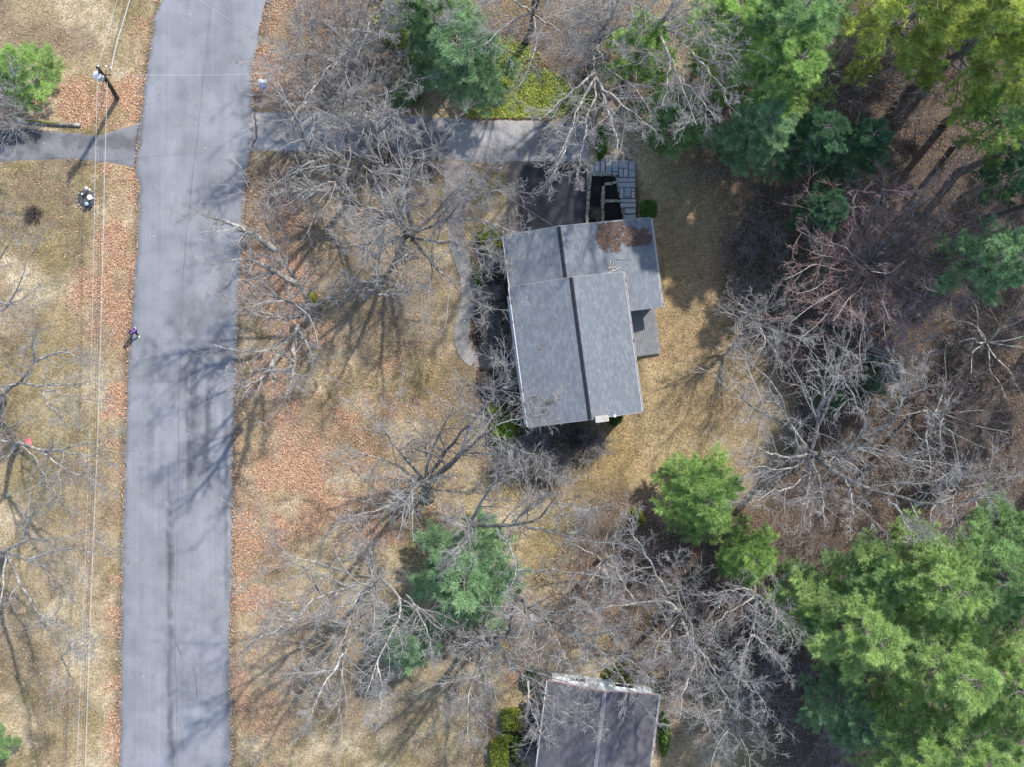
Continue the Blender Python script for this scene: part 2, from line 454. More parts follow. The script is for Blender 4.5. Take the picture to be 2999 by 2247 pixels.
# ------------------------------------------------------------------ road and driveways
def sheet(name, ea, eb, n_across, n_along, z, colour, material, vertical=True, parent=None, crown=0.0):
    """asphalt sheet between two edge lines; ea/eb are functions of the running coordinate (pixels)"""
    s = np.linspace(0, 1, n_across)[:, None]
    t = n_along[None]
    a = ea(t); b = eb(t)
    if vertical:
        px = a * (1 - s) + b * s; py = np.broadcast_to(t, px.shape)
    else:
        py = a * (1 - s) + b * s; px = np.broadcast_to(t, py.shape)
    x = (px - CX) / PPM; y = (CY - py) / PPM
    zz = z + crown * (1 - (2 * s - 1) ** 2) + 0 * x
    zz[0] = -0.04; zz[-1] = -0.04
    V = np.stack([x, y, zz], -1).reshape(-1, 3)
    n0, n1 = px.shape
    i = np.arange(n0 - 1)[:, None]; j = np.arange(n1 - 1)[None]
    Q = np.stack([i * n1 + j, (i + 1) * n1 + j, (i + 1) * n1 + j + 1, i * n1 + j + 1], -1).reshape(-1, 4)
    return link(name, mesh_np(name, V, Q, col=colour(px, py, x, y).reshape(-1, 3), mats=[material]), parent, None if parent else "structure")


def wob(t, seed, amp):
    return (fbm(t / 20.0, t * 0 + seed, 1.6, 400 + seed, 3) - 0.5) * amp


def road_colour(px, py, x, y):
    c = np.ones(x.shape + (3,)) * np.array([0.21, 0.218, 0.237])
    n1 = fbm(x * 2.2, y * 0.18, 1.0, 501); n2 = fbm(x, y, 0.5, 521)
    st = np.zeros_like(x)
    # worn, dark sealed strips of the right lane and the centre line, deepened to paint in soft tree shade
    for (cx, cy, rx, ry, w) in ((558, 1210, 14, 230, 0.75), (600, 1240, 26, 190, 0.7), (590, 1060, 40, 70, 0.5), (640, 1010, 30, 60, 0.4), (495, 1600, 10, 190, 0.75), (498, 1900, 8, 250, 0.55), (503, 2140, 9, 120, 0.7), (445, 1080, 12, 130, 0.35), (440, 1230, 10, 120, 0.35), (664, 1600, 7, 160, 0.5), (668, 2100, 12, 140, 0.5), (655, 870, 20, 120, 0.4), (560, 930, 50, 60, 0.3), (660, 1330, 8, 200, 0.45)):
        st = np.maximum(st, blob(px + (n1 - 0.5) * 30, py, cx, cy, rx, ry, 0.5) * w * smooth((n2 * 0.6 + n1 * 0.6 - 0.35) / 0.3))
    c = c * (1 - 0.72 * st)[..., None]
    e = np.minimum(px - poly_interp(ROAD_L, py), poly_interp(ROAD_R, py) - px)
    c = c * (1 - 0.28 * (1 - smooth((e - 3) / 12)) * smooth((n2 - 0.35) / 0.2))[..., None]
    c = c * (0.9 + 0.2 * fbm(x * 1.5, y * 0.4, 1.4, 541))[..., None]
    return c


road = sheet("road", lambda t: poly_interp(ROAD_L, t) + wob(t, 1, 16), lambda t: poly_interp(ROAD_R, t) + wob(t, 2, 18), 40, np.arange(-400, 2700, 7.0), 0.03, road_colour, M['asphalt'], crown=0.05)
# long paving seam and a few cracks of the road
SEAM = [(640, -200), (625, 0), (607, 110), (585, 350), (560, 560), (540, 760), (530, 1010), (524, 1200), (522, 1400), (521, 1500), (517, 1700), (516, 1880), (518, 2247), (519, 2400)]
for k, (line, wdt) in enumerate(((SEAM, 0.022), ([(405, 348), (408, 362), (401, 425), (397, 470), (395, 488)], 0.13), ([(735, 300), (748, 345), (752, 405), (737, 432)], 0.14))):
    P = np.array(line, float)
    tt = np.linspace(0, 1, 60 if k == 0 else 14)
    d = np.concatenate([[0], np.cumsum(np.hypot(*np.diff(P, axis=0).T))]); d /= d[-1]
    pts = np.stack([np.interp(tt, d, P[:, 0]), np.interp(tt, d, P[:, 1])], 1)
    pts += (RNG.random(pts.shape) - 0.5) * (3 if k == 0 else 5)
    w = np.array([W(*p) for p in pts])
    rl = poly_interp(ROAD_L, pts[:, 1]); rr = poly_interp(ROAD_R, pts[:, 1])
    s = np.clip((pts[:, 0] - rl) / (rr - rl), 0, 1)
    zc = 0.038 + 0.05 * (1 - (2 * s - 1) ** 2)
    t = np.gradient(w[:, :2], axis=0); t /= np.linalg.norm(t, axis=1, keepdims=True)
    nrm = np.stack([-t[:, 1], t[:, 0]], 1) * (wdt / 2) * (0.6 + 0.8 * RNG.random((len(t), 1)))
    V = np.concatenate([np.c_[w[:, :2] + nrm, zc], np.c_[w[:, :2] - nrm, zc]])
    n = len(w); q = np.arange(n - 1)
    link("asphalt_seam", mesh_np("asphalt_seam", V, np.stack([q, q + 1, n + q + 1, n + q], 1), mats=[M['tar']]), road)


def drive_l_colour(px, py, x, y):
    c = np.ones(x.shape + (3,)) * np.array([0.165, 0.165, 0.175])
    d = np.maximum(blob(px, py, 40, 395, 110, 30), smooth((fbm(x, y, 1.6, 601) - 0.5) / 0.15) * 0.6)
    return c * (1 - 0.55 * d)[..., None] * (0.85 + 0.3 * fbm(x, y, 0.6, 611))[..., None]


def drive_r_colour(px, py, x, y):
    c = np.ones(x.shape + (3,)) * np.array([0.29, 0.28, 0.275])
    n = fbm(x, y, 0.7, 621)
    d = smooth((fbm(x * 0.7, y * 1.6, 1.2, 631) - 0.52) / 0.1) * 0.6
    for b in ((1170, 390, 90, 40, 0.9), (1640, 400, 90, 50, 0.75), (1560, 440, 140, 14, 0.7), (1100, 432, 140, 10, 0.8), (820, 370, 90, 30, 0.4)):  # dark patches: stains together with shadow painted into the colour
        d = np.maximum(d, blob(px + (n - 0.5) * 120, py + (n - 0.5) * 60, *b[:4]) * b[4])
    return c * (1 - 0.66 * d * smooth((n - 0.28) / 0.2))[..., None] * (0.88 + 0.24 * n)[..., None]


def court_colour(px, py, x, y):
    c = np.ones(x.shape + (3,)) * np.array([0.03, 0.031, 0.037])
    d = blob(px, py, 1660, 590, 60, 70) * 0.5 + 0.25 * smooth((fbm(x, y, 1.8, 641) - 0.5) / 0.2)
    ed = (1 - smooth((px - 1490 - 40 * fbm(x, y, 0.8, 661)) / 22)) + (1 - smooth((py - 472 - 12 * fbm(x, y, 0.5, 671)) / 6)) * 0.8
    c = c * (1 - np.clip(ed, 0, 1))[..., None] + np.array([0.14, 0.12, 0.1]) * np.clip(ed, 0, 1)[..., None]
    return c * (1 + 0.9 * d)[..., None] * (0.8 + 0.4 * fbm(x, y, 0.3, 651))[..., None]


sheet("driveway_west", lambda t: np.interp(t, [-300, 0, 60, 199, 290, 360, 418], [380, 376, 372, 385, 394, 372, 346]) + wob(t, 3, 9), lambda t: np.interp(t, [-300, 0, 217, 317, 394, 418], [478, 473, 466, 475, 492, 500]) + wob(t, 4, 9), 16, np.arange(-300, 419, 6.0), 0.012, drive_l_colour, M['drive'], vertical=False)
sheet("driveway_east", lambda t: np.interp(t, [728, 752, 1000, 1181, 1385, 1566, 1724], [330, 326, 326, 335, 348, 350, 358]) + wob(t, 5, 9), lambda t: np.interp(t, [728, 1000, 1077, 1253, 1385, 1724], [442, 443, 457, 471, 475, 475]) + wob(t, 6, 5), 20, np.arange(728, 1725, 6.0), 0.022, drive_r_colour, M['drive'], vertical=False)
sheet("parking_court", lambda t: np.interp(t, [1484, 1724], [462, 462]) + 0 * t, lambda t: np.interp(t, [1484, 1724], [690, 668]) + 0 * t, 20, np.arange(1484, 1722, 6.0), 0.012, court_colour, M['drive'], vertical=False)

# ------------------------------------------------------------------ the house
HA = math.radians(7.6)
HO = W(1687, 1023.5, 4.6)[:2]
HU = np.array([math.sin(HA), -math.cos(HA)]); HV = np.array([math.cos(HA), math.sin(HA)])


def frame(O, U, Vv):
    return lambda u, v, z: np.array([O[0] + U[0] * u + Vv[0] * v, O[1] + U[1] * u + Vv[1] * v, z])


L = frame(HO, HU, HV)


def wedge_tab():
    pass


def shingle_slope(fr, u0, u1, ve, ze, vr, zr, seed, base, cut=None, tw=0.32, ex=0.145, var=0.12):
    """arrays of shingle tabs of one roof slope from the eave (ve, ze) up to the ridge (vr, zr)"""
    rng = np.random.default_rng(seed)
    run = math.hypot(vr - ve, zr - ze); rows = int(run / ex)
    sv, sz = (vr - ve) / run, (zr - ze) / run
    nv, nz = -sz * np.sign(sv), abs(sv)
    out = []
    for r in range(rows):
        a = r * ex
        u = u0 + (r % 2) * -tw / 2 - rng.random() * 0.1
        while u < u1:
            ua, ub = max(u, u0), min(u + tw - 0.006, u1)
            mid_v = ve + sv * (a + ex / 2)
            if ub - ua > 0.03 and (cut is None or not cut((ua + ub) / 2, mid_v)):
                out.append((ua, ub, a, min(a + ex + 0.02, run), rng.random()))
            u += tw
    V = []; F = []; C = []
    for ua, ub, a, b, q in out:
        k = len(V)
        for (s, hgt) in ((a, 0.009), (b, 0.004)):
            v = ve + sv * s + nv * hgt; z = ze + sz * s + nz * hgt
            V += [fr(ua, v, z), fr(ub, v, z)]
        v = ve + sv * a; z = ze + sz * a
        V += [fr(ua, v, z), fr(ub, v, z)]
        F += [(k, k + 1, k + 3, k + 2), (k + 4, k + 5, k + 1, k)]
        F += [(k + 4, k, k + 2, k + 2)] if False else []
        t = 1 + (q - 0.5) * 2 * var
        if q > 0.8:
            t *= 1.06
        c = np.array(base) * t
        C += [c] * 6
    return np.array(V), np.array(F), np.array(C)


house = thing("house", np.r_[L(0, 0, 0)[:2], 0], "split-level house with blue-grey shingled roofs in the middle of the lot", "house")
RZ = math.atan2(HV[1], HV[0])


def wall_prism(mb, fr, u0, u1, v0, v1, z0, prof):
    """gabled block: prof = list of (v, z) of the wall top from v0 to v1, walls down to z0"""
    n = len(prof)
    A = [fr(u0, v, z) for v, z in prof]; B = [fr(u1, v, z) for v, z in prof]
    a0, a1, b0, b1 = fr(u0, v0, z0), fr(u0, v1, z0), fr(u1, v0, z0), fr(u1, v1, z0)
    v = A + B + [a0, a1, b0, b1]
    k = 2 * n
    f = [tuple([k] + list(range(n)) + [k + 1]), tuple([k + 2, k + 3] + list(range(2 * n - 1, n - 1, -1)))]
    f += [(i, n + i, n + i + 1, i + 1) for i in range(n - 1)]
    f += [(k, k + 2, n, 0), (k + 1, n - 1, 2 * n - 1, k + 3)]
    mb.raw(v, f)


ZE, ZR, VR = 4.6, 6.1, 0.25          # main block: eaves, ridge
pm = lambda v: ZE + (ZR - ZE) * ((v + 4.0) / (VR + 4.0) if v < VR else (4.0 - v) / (4.0 - VR))
WE, WR, WVR, WEE = 4.18, 5.5, -0.1, 3.2   # wing: west eave, ridge, ridge position, east eave
pw = lambda v: WE + (WR - WE) * (v + 3.95) / (WVR + 3.95) if v < WVR else WEE + (WR - WEE) * (6.55 - v) / (6.55 - WVR)
mb = MB(); wall_prism(mb, L, -4.7, 4.7, -3.6, 3.6, -0.1, [(v, pm(v) - 0.12) for v in (-3.6, VR, 3.6)])
mb.build("wall", M['siding'], house)
mb = MB(); wall_prism(mb, L, -8.35, -4.72, -3.55, 6.15, -0.1, [(v, pw(v) - 0.12) for v in (-3.55, WVR, 6.15)])
mb.build("wall", M['siding'], house)
mb = MB(); wall_prism(mb, L, -4.73, -2.45, 3.61, 6.13, -0.1, [(v, pw(v) - 0.13) for v in (3.61, 6.13)])
mb.build("wall", M['siding'], house)

roof_m = MB()
roof_m.slab([L(-4.95, -4, ZE), L(4.95, -4, ZE), L(4.95, VR, ZR), L(-4.95, VR, ZR)], 0.09)
roof_m.slab([L(-4.95, VR, ZR), L(4.95, VR, ZR), L(4.95, 4, ZE), L(-4.95, 4, ZE)], 0.09)
main_roof = roof_m.build("roof", M['underlay'], house)
roof_w = MB()
roof_w.slab([L(-8.6, -3.95, WE), L(-4.72, -3.95, WE), L(-4.72, WVR, WR), L(-8.6, WVR, WR)], 0.09)
roof_w.slab([L(-8.6, WVR, WR), L(-4.72, WVR, WR), L(-4.72, 6.55, WEE), L(-8.6, 6.55, WEE)], 0.09)
roof_w.slab([L(-4.72, 3.62, pw(3.62)), L(-2.2, 3.62, pw(3.62)), L(-2.2, 6.55, WEE), L(-4.72, 6.55, WEE)], 0.09)
wing_roof = roof_w.build("roof", M['underlay'], house)
wing_roof["label"] = "lower roof over the garage wing"

SH = (0.15, 0.167, 0.19)


def shingle_parts(parent, slopes, n_single, singles_from):
    """the tabs of the roof: n_single as parts of their own, the rest joined"""
    VV = []; FF = []; CC = []; off = 0
    for k, (V, F, C) in enumerate(slopes):
        if k == singles_from:
            nt = len(V) // 6
            order = np.argsort(-(np.arange(nt)))[:n_single]   # the upper courses
            keep = np.ones(nt, bool); keep[order] = False
            for t in order:
                v = V[t * 6:t * 6 + 6]; c0 = v[0]
                me = mesh_np("shingle", v - c0, [(0, 1, 3, 2), (4, 5, 1, 0)], col=C[t * 6:t * 6 + 6], mats=[M['shingle']], flat=True)
                o = link("shingle", me, parent)
                o.location = [float(q) for q in c0]
                o.matrix_parent_inverse = Matrix.Identity(4)
                o.location = [float(q) for q in (c0 - np.array(parent_world(parent)))]
            sel = np.repeat(keep, 6); fsel = np.repeat(keep, 2)
            remap = np.cumsum(sel) - 1
            V, C, F = V[sel], C[sel], remap[F[fsel]]
        VV.append(V); CC.append(C); FF.append(F + off); off += len(V)
    return link("shingle_courses", mesh_np("shingle_courses", np.concatenate(VV), np.concatenate(FF), col=np.concatenate(CC), mats=[M['shingle']], flat=True), parent, "stuff")


def parent_world(o):
    bpy.context.view_layer.update()
    return o.matrix_world.translation


shingle_parts(main_roof, [shingle_slope(L, -4.95, 4.95, -4.0, ZE, VR, ZR, 1, SH), shingle_slope(L, -4.95, 4.95, 4.0, ZE, VR, ZR, 2, SH)], 300, 0)
shingle_parts(wing_roof, [shingle_slope(L, -8.6, -4.96, -3.95, WE, WVR, WR, 3, SH),
                          shingle_slope(L, -8.6, -2.2, 6.55, WEE, WVR, WR, 4, SH, cut=lambda u, v: u > -4.96 and v < 3.63)], 0, -1)
for (u0, u1, v, z, p) in ((-4.95, 4.96, VR, ZR, main_roof), (-8.6, -4.96, WVR, WR, wing_roof)):
    m_ = MB()
    for sgn in (-1, 1):
        m_.slab([L(u0, v, z + 0.075), L(u1, v, z + 0.075), L(u1, v + sgn * 0.115, z + 0.03), L(u0, v + sgn * 0.115, z + 0.03)] if sgn > 0 else [L(u1, v, z + 0.075), L(u0, v, z + 0.075), L(u0, v - 0.115, z + 0.03), L(u1, v - 0.115, z + 0.03)], 0.05)
    m_.build("ridge_vent", M['ridge'], p)


def gutter(fr, u0, u1, v, z, sgn, parent):
    """open channel along an eave"""
    m_ = MB()
    c = fr((u0 + u1) / 2, v + sgn * 0.06, z - 0.06); rz = math.atan2((fr(1, 0, 0) - fr(0, 0, 0))[1], (fr(1, 0, 0) - fr(0, 0, 0))[0])
    ln = u1 - u0
    m_.box(c - np.array([0, 0, 0.045]), (ln, 0.11, 0.012), rz)
    e = (fr(0, 1, 0) - fr(0, 0, 0))
    m_.box(c + e * sgn * 0.055, (ln, 0.022, 0.11), rz)
    m_.box(c - e * sgn * 0.05, (ln, 0.012, 0.09), rz)
    return m_.build("gutter", M['gutter'], parent)


gutter(L, -4.95, 4.95, -4.0, ZE, -1, main_roof); gutter(L, -4.95, 4.95, 4.0, ZE, 1, main_roof)
gutter(L, -8.6, -4.96, -3.95, WE, -1, wing_roof); gutter(L, -8.6, -2.2, 6.55, WEE, 1, wing_roof)
for (u, prof, pr) in ((-4.985, [(-4, ZE), (VR, ZR), (4, ZE)], main_roof), (4.985, [(-4, ZE), (VR, ZR), (4, ZE)], main_roof), (-8.635, [(-3.95, WE), (WVR, WR), (6.55, WEE)], wing_roof)):
    for a, b in zip(prof[:-1], prof[1:]):
        m_ = MB(); d = 0.03
        m_.raw([L(u - d, a[0], a[1]), L(u + d, a[0], a[1]), L(u + d, b[0], b[1]), L(u - d, b[0], b[1]), L(u - d, a[0], a[1] - 0.2), L(u + d, a[0], a[1] - 0.2), L(u + d, b[0], b[1] - 0.2), L(u - d, b[0], b[1] - 0.2)], [(0, 1, 2, 3), (7, 6, 5, 4), (0, 4, 5, 1), (1, 5, 6, 2), (2, 6, 7, 3), (3, 7, 4, 0)])
        m_.build("rake_board", M['rake'], pr)
# projecting upper storey shelf under the front eave
m_ = MB(); m_.box(L(0.2, -4.17, 3.45), (9.2, 0.24, 0.1), math.atan2(HU[1], HU[0])); m_.build("front_ledge", M['siding2'], house)


def window(fr, axis_, at, c, z, w, h, parent, sgn):
    """window set in a wall: axis_ 'u' wall runs along u (at = v), 'v' runs along v (at = u)"""
    f = MB(); g = MB()
    P = (lambda s, zz, d: fr(s, at + sgn * d, zz)) if axis_ == 'u' else (lambda s, zz, d: fr(at + sgn * d, s, zz))
    def bar(s0, s1, z0, z1, mbx, d0, d1):
        mbx.raw([P(s0, z0, d0), P(s1, z0, d0), P(s1, z1, d0), P(s0, z1, d0), P(s0, z0, d1), P(s1, z0, d1), P(s1, z1, d1), P(s0, z1, d1)], [(0, 1, 2, 3), (7, 6, 5, 4), (0, 4, 5, 1), (1, 5, 6, 2), (2, 6, 7, 3), (3, 7, 4, 0)])
    a, b, lo, hi = c - w / 2, c + w / 2, z - h / 2, z + h / 2
    for q in ((a - 0.08, a, lo - 0.08, hi + 0.08), (b, b + 0.08, lo - 0.08, hi + 0.08), (a, b, hi, hi + 0.08), (a, b, lo - 0.08, lo), (c - 0.02, c + 0.02, lo, hi)):
        bar(*q, f, 0.003, 0.06)
    fo = f.build("window", M['white'], parent)
    bar(a, b, lo, hi, g, 0.004, 0.02)
    g.build("pane", M['glass'], fo)


for c in (-3.2, 0.6, 3.2):
    window(L, 'u', -3.6, c, 3.2 if c > 1 or c < 0 else 1.2, 1.6, 1.2, house, -1)
for c in (1.9, 3.6):
    window(L, 'u', 3.6, c, 3.2, 1.2, 1.1, house, 1)
window(L, 'v', 4.7, -1.9, 3.2, 1.3, 1.2, house, 1); window(L, 'v', -8.35, 4.4, 1.9, 1.2, 1.0, house, -1)
m_ = MB(); m_.box(L(1.55, -3.64, 1.15), (1.0, 0.07, 2.1), math.atan2(HU[1], HU[0])); dr = m_.build("door", M['door'], house)
m_ = MB(); m_.box(L(1.9, -3.7, 1.1), (0.05, 0.06, 0.12), RZ); m_.build("handle", M['steel'], dr)
m_ = MB(); m_.box(L(-8.39, -0.8, 1.1), (4.6, 0.07, 2.2), RZ)
gd = m_.build("garage_door", M['garage'], house)
for k in range(4):
    m_ = MB(); m_.box(L(-8.435, -0.8, 0.3 + 0.54 * k), (4.5, 0.03, 0.48), RZ); m_.build("door_panel", M['garage'], gd)

# chimney on the south gable
m_ = MB(); cc = L(5.0, 1.0, 0)
m_.box((cc[0], cc[1], 3.5), (0.72, 0.36, 7.0), RZ)
chim = m_.build("chimney", M['mortar'], house)
me_b = MB().box((0, 0, 0), (0.2, 0.06, 0.065)).mesh("brick", M['brickwall'])
for row in range(14):
    for side in range(4):
        nb = 3 if side % 2 == 0 else 1
        for k in range(nb):
            o = link("brick", me_b, chim)
            off = (k - (nb - 1) / 2) * 0.235 + (0.05 if row % 2 else -0.05) * (nb > 1)
            zc = 5.95 + row * 0.076
            dx, dy, r = ((off, -0.18, 0), (0.36, 0, math.pi / 2), (off, 0.18, 0), (-0.36, 0, math.pi / 2))[side]
            c2 = np.array([cc[0] + dx * math.cos(RZ) - dy * math.sin(RZ), cc[1] + dx * math.sin(RZ) + dy * math.cos(RZ), zc])
            o.matrix_parent_inverse = Matrix.Identity(4)
            pw_ = parent_world(chim) if row == 0 and side == 0 and k == 0 else pw_
            o.location = [float(q) for q in (c2 - np.array(pw_))]
            o.rotation_euler = (0, 0, RZ + r)
m_ = MB(); m_.box((cc[0], cc[1], 7.07), (0.92, 0.46, 0.12), RZ)
m_.build("chimney_cap", M['concrete'], chim, bevel=0.02)
m_ = MB(); m_.lathe(L(4.98, 2.0, 4.5), [(0.07, 0), (0.07, 0.9), (0.1, 0.92), (0.1, 1.0), (0.02, 1.05)], 10); m_.build("vent_pipe", M['white'], house)

# deck behind the house, board by board
deck = thing("deck", L(-0.7, 5.0, 0), "grey boarded deck tucked behind the house by the garage wing", "deck")
nb = 19; wv = (6.28 - 3.66) / nb
for k in range(nb):
    m_ = MB(); v = 3.66 + wv * (k + 0.5)
    ext = RNG.random() * 0.02
    m_.box(L((-2.42 + 0.93) / 2, v, 0.9 + RNG.random() * 0.004), (3.35 + ext, wv - 0.022, 0.04), math.atan2(HU[1], HU[0]))
    m_.build("board", M['deck'], deck)
m_ = MB()
for u in (-2.35, -0.75, 0.85):
    m_.box(L(u, 4.97, 0.79), (0.05, 2.5, 0.16), math.atan2(HU[1], HU[0]))
m_.build("joists", M['wood'], deck)
for u in (-2.3, -0.75, 0.8):
    m_ = MB(); m_.box(L(u, 6.1, 0.37), (0.12, 0.12, 0.72), RZ); m_.build("post", M['wood'], deck)
m_ = MB(); m_.box(L(0.98, 4.97, 0.83), (0.04, 2.62, 0.2), math.atan2(HU[1], HU[0])); m_.build("fascia", M['deck'], deck)

# ------------------------------------------------------------------ the neighbour's house
NA = math.radians(-7.2)
N0 = W(1768, 2016, 3.6)[:2]
NU = np.array([math.sin(NA), -math.cos(NA)]); NV = np.array([math.cos(NA), math.sin(NA)])
N_ = frame(N0, NU, NV)
nhouse = thing("house", np.r_[N_(6, 0, 0)[:2], 0], "house with a dark purplish roof and pale gable at the bottom edge", "house")
pn = lambda v: 3.6 + 1.4 * (1 - abs(v) / 3.95)
mb = MB(); wall_prism(mb, N_, 0.12, 12.5, -3.6, 3.6, -0.1, [(-3.6, pn(3.6) - 0.12), (0, 5.0 - 0.12), (3.6, pn(3.6) - 0.12)])
nwall = mb.build("wall", M['siding2'], nhouse)
for k in range(20):                      # clapboards of the visible gable wall
    z = 0.15 + k * 0.2
    hw = 3.6 if z < 3.5 else max(0.3, 3.6 * (1 - (z - 3.5) / 1.5))
    m_ = MB(); m_.box(N_(0.1, 0, z + 0.09), (2 * hw, 0.035, 0.185), math.atan2(NV[1], NV[0])); m_.build("clapboard", M['siding2'], nwall)
window(N_, 'v', 0.08, -1.7, 1.9, 1.0, 1.2, nhouse, -1); window(N_, 'v', 0.08, 1.6, 1.9, 1.3, 1.2, nhouse, -1)
m_ = MB()
m_.slab([N_(0, -3.95, 3.6), N_(13, -3.95, 3.6), N_(13, 0, 5.0), N_(0, 0, 5.0)], 0.09)
m_.slab([N_(0, 0, 5.0), N_(13, 0, 5.0), N_(13, 3.95, 3.6), N_(0, 3.95, 3.6)], 0.09)
nroof = m_.build("roof", M['underlay'], nhouse)
SH2 = (0.098, 0.095, 0.106)
shingle_parts(nroof, [shingle_slope(N_, 0, 13, -3.95, 3.6, 0, 5.0, 11, SH2, tw=0.32, var=0.12), shingle_slope(N_, 0, 13, 3.95, 3.6, 0, 5.0, 12, SH2, tw=0.32, var=0.12)], 0, -1)
m_ = MB()
m_.slab([N_(13, 0, 5.06), N_(0, 0, 5.06), N_(0, -0.14, 5.02), N_(13, -0.14, 5.02)], 0.03); m_.slab([N_(0, 0, 5.06), N_(13, 0, 5.06), N_(13, 0.14, 5.02), N_(0, 0.14, 5.02)], 0.03)
m_.build("ridge_cap", mat("ridge_cap_shingle", (0.19, 0.185, 0.2), 0.9), nroof)
gutter(N_, 0, 13, -3.95, 3.6, -1, nroof); gutter(N_, 0, 13, 3.95, 3.6, 1, nroof)
for a, b in (((-3.95, 3.6), (0, 5.0)), ((0, 5.0), (3.95, 3.6))):
    m_ = MB(); u, d = -0.04, 0.03
    m_.raw([N_(u - d, a[0], a[1]), N_(u + d, a[0], a[1]), N_(u + d, b[0], b[1]), N_(u - d, b[0], b[1]), N_(u - d, a[0], a[1] - 0.2), N_(u + d, a[0], a[1] - 0.2), N_(u + d, b[0], b[1] - 0.2), N_(u - d, b[0], b[1] - 0.2)], [(0, 1, 2, 3), (7, 6, 5, 4), (0, 4, 5, 1), (1, 5, 6, 2), (2, 6, 7, 3), (3, 7, 4, 0)])
    m_.build("rake_board", M['rake2'], nroof)

# ------------------------------------------------------------------ paths, steps, beds
def resample(P, n):
    P = np.asarray(P, float)
    d = np.concatenate([[0], np.cumsum(np.linalg.norm(np.diff(P, axis=0), axis=1))])
    t = np.linspace(0, d[-1], n)
    Q = np.stack([np.interp(t, d, P[:, k]) for k in range(P.shape[1])], 1)
    for _ in range(3):
        Q[1:-1] = (Q[:-2] + 2 * Q[1:-1] + Q[2:]) / 4
    return Q


PATH = [(1331, 700), (1350, 752), (1366, 800), (1374, 850), (1369, 890), (1355, 945), (1350, 990), (1358, 1020), (1372, 1042), (1390, 1054)]
pp = resample([W(*p)[:2] for p in PATH], 74)
tn = np.gradient(pp, axis=0); tn /= np.linalg.norm(tn, axis=1, keepdims=True); nn = np.stack([-tn[:, 1], tn[:, 0]], 1)
q = np.arange(len(pp) - 1); n = len(pp)
bed = np.concatenate([np.c_[pp + nn * 0.55, np.full(n, 0.012)], np.c_[pp - nn * 0.55, np.full(n, 0.012)]])
path = link("paver_path", mesh_np("paver_path", bed, np.stack([q, q + 1, n + q + 1, n + q], 1), mats=[M['joint']]), kind="structure")
V = []; F = []; C = []
for k in range(n - 1):
    for r in range(5):
        o0, o1 = -0.52 + r * 0.208 + 0.0015, -0.52 + (r + 1) * 0.208 - 0.0015
        a, b = pp[k] + tn[k] * 0.006, pp[k + 1] - tn[k + 1] * 0.006
        z = 0.035 + RNG.random() * 0.012
        quad = [a + nn[k] * o0, a + nn[k] * o1, b + nn[k + 1] * o1, b + nn[k + 1] * o0]
        kk = len(V)
        V += [(p[0], p[1], z) for p in quad] + [(p[0], p[1], 0.0) for p in quad]
        F += [(kk + 3, kk + 2, kk + 1, kk), (kk, kk + 1, kk + 5, kk + 4), (kk + 1, kk + 2, kk + 6, kk + 5), (kk + 2, kk + 3, kk + 7, kk + 6), (kk + 3, kk, kk + 4, kk + 7)]
        c = np.array([0.235, 0.228, 0.212]) * (0.9 + 0.24 * RNG.random())
        C += [c] * 8
link("pavers", mesh_np("pavers", V, F, col=C, mats=[M['paver']], flat=True), path, "stuff")
m_ = MB(); m_.prism([W(*p)[:2] for p in ((1300, 474), (1302, 560), (1308, 640), (1314, 703), (1352, 699), (1366, 640), (1372, 560), (1380, 474))], -0.05, 0.008); m_.build('walkway', mat('worn_walk', (0.2, 0.185, 0.18), 0.9, [(1.6, (0.14, 0.12, 0.115), 0.45, 0.65), (20.0, 0.75, 0.5, 0.7)]), None, 'structure')
# entry walk: rows of small red-brown pavers, stoop and mat
wk = [W(1388, 1026), W(1388, 1074), W(1466, 1077), W(1466, 1027)]
m_ = MB(); m_.prism([w[:2] for w in wk], -0.05, 0.014); walk = m_.build("entry_walk", M['joint'], None, "structure")
V = []; F = []; C = []
for r in range(11):
    for k in range(10):
        x0 = 1389 + k * 7.7 + (3.8 if r % 2 else 0); x1 = min(x0 + 7.2, 1465.5); y0 = 1027 + r * 4.4; y1 = y0 + 4.0
        z = 0.036 + RNG.random() * 0.01; kk = len(V)
        qd = [W(x0, y0), W(x0, y1), W(x1, y1), W(x1, y0)]
        V += [(p[0], p[1], z) for p in qd] + [(p[0], p[1], 0) for p in qd]
        F += [(kk, kk + 1, kk + 2, kk + 3), (kk, kk + 4, kk + 5, kk + 1), (kk + 1, kk + 5, kk + 6, kk + 2), (kk + 2, kk + 6, kk + 7, kk + 3), (kk + 3, kk + 7, kk + 4, kk)]
        C += [np.array([0.2, 0.165, 0.145]) * (0.75 + 0.5 * RNG.random())] * 8
link("pavers", mesh_np("pavers", V, F, col=C, mats=[M['paver']], flat=True), walk, "stuff")
m_ = MB(); m_.prism([W(1464, 1024)[:2], W(1465, 1075)[:2], W(1506, 1078)[:2], W(1506, 1022)[:2]], -0.05, 0.2)
tag(m_.build("front_step", M['stone'], None, bevel=0.02), "stone front step at the end of the entry walk", "step")
m_ = MB()
m_.box(W(1483, 1049, 0.2) + np.array([0, 0, 0.012]), (0.5, 0.85, 0.018), RZ)
tag(m_.build("door_mat", M['mat']), "dark blue door mat on the front step", "mat")

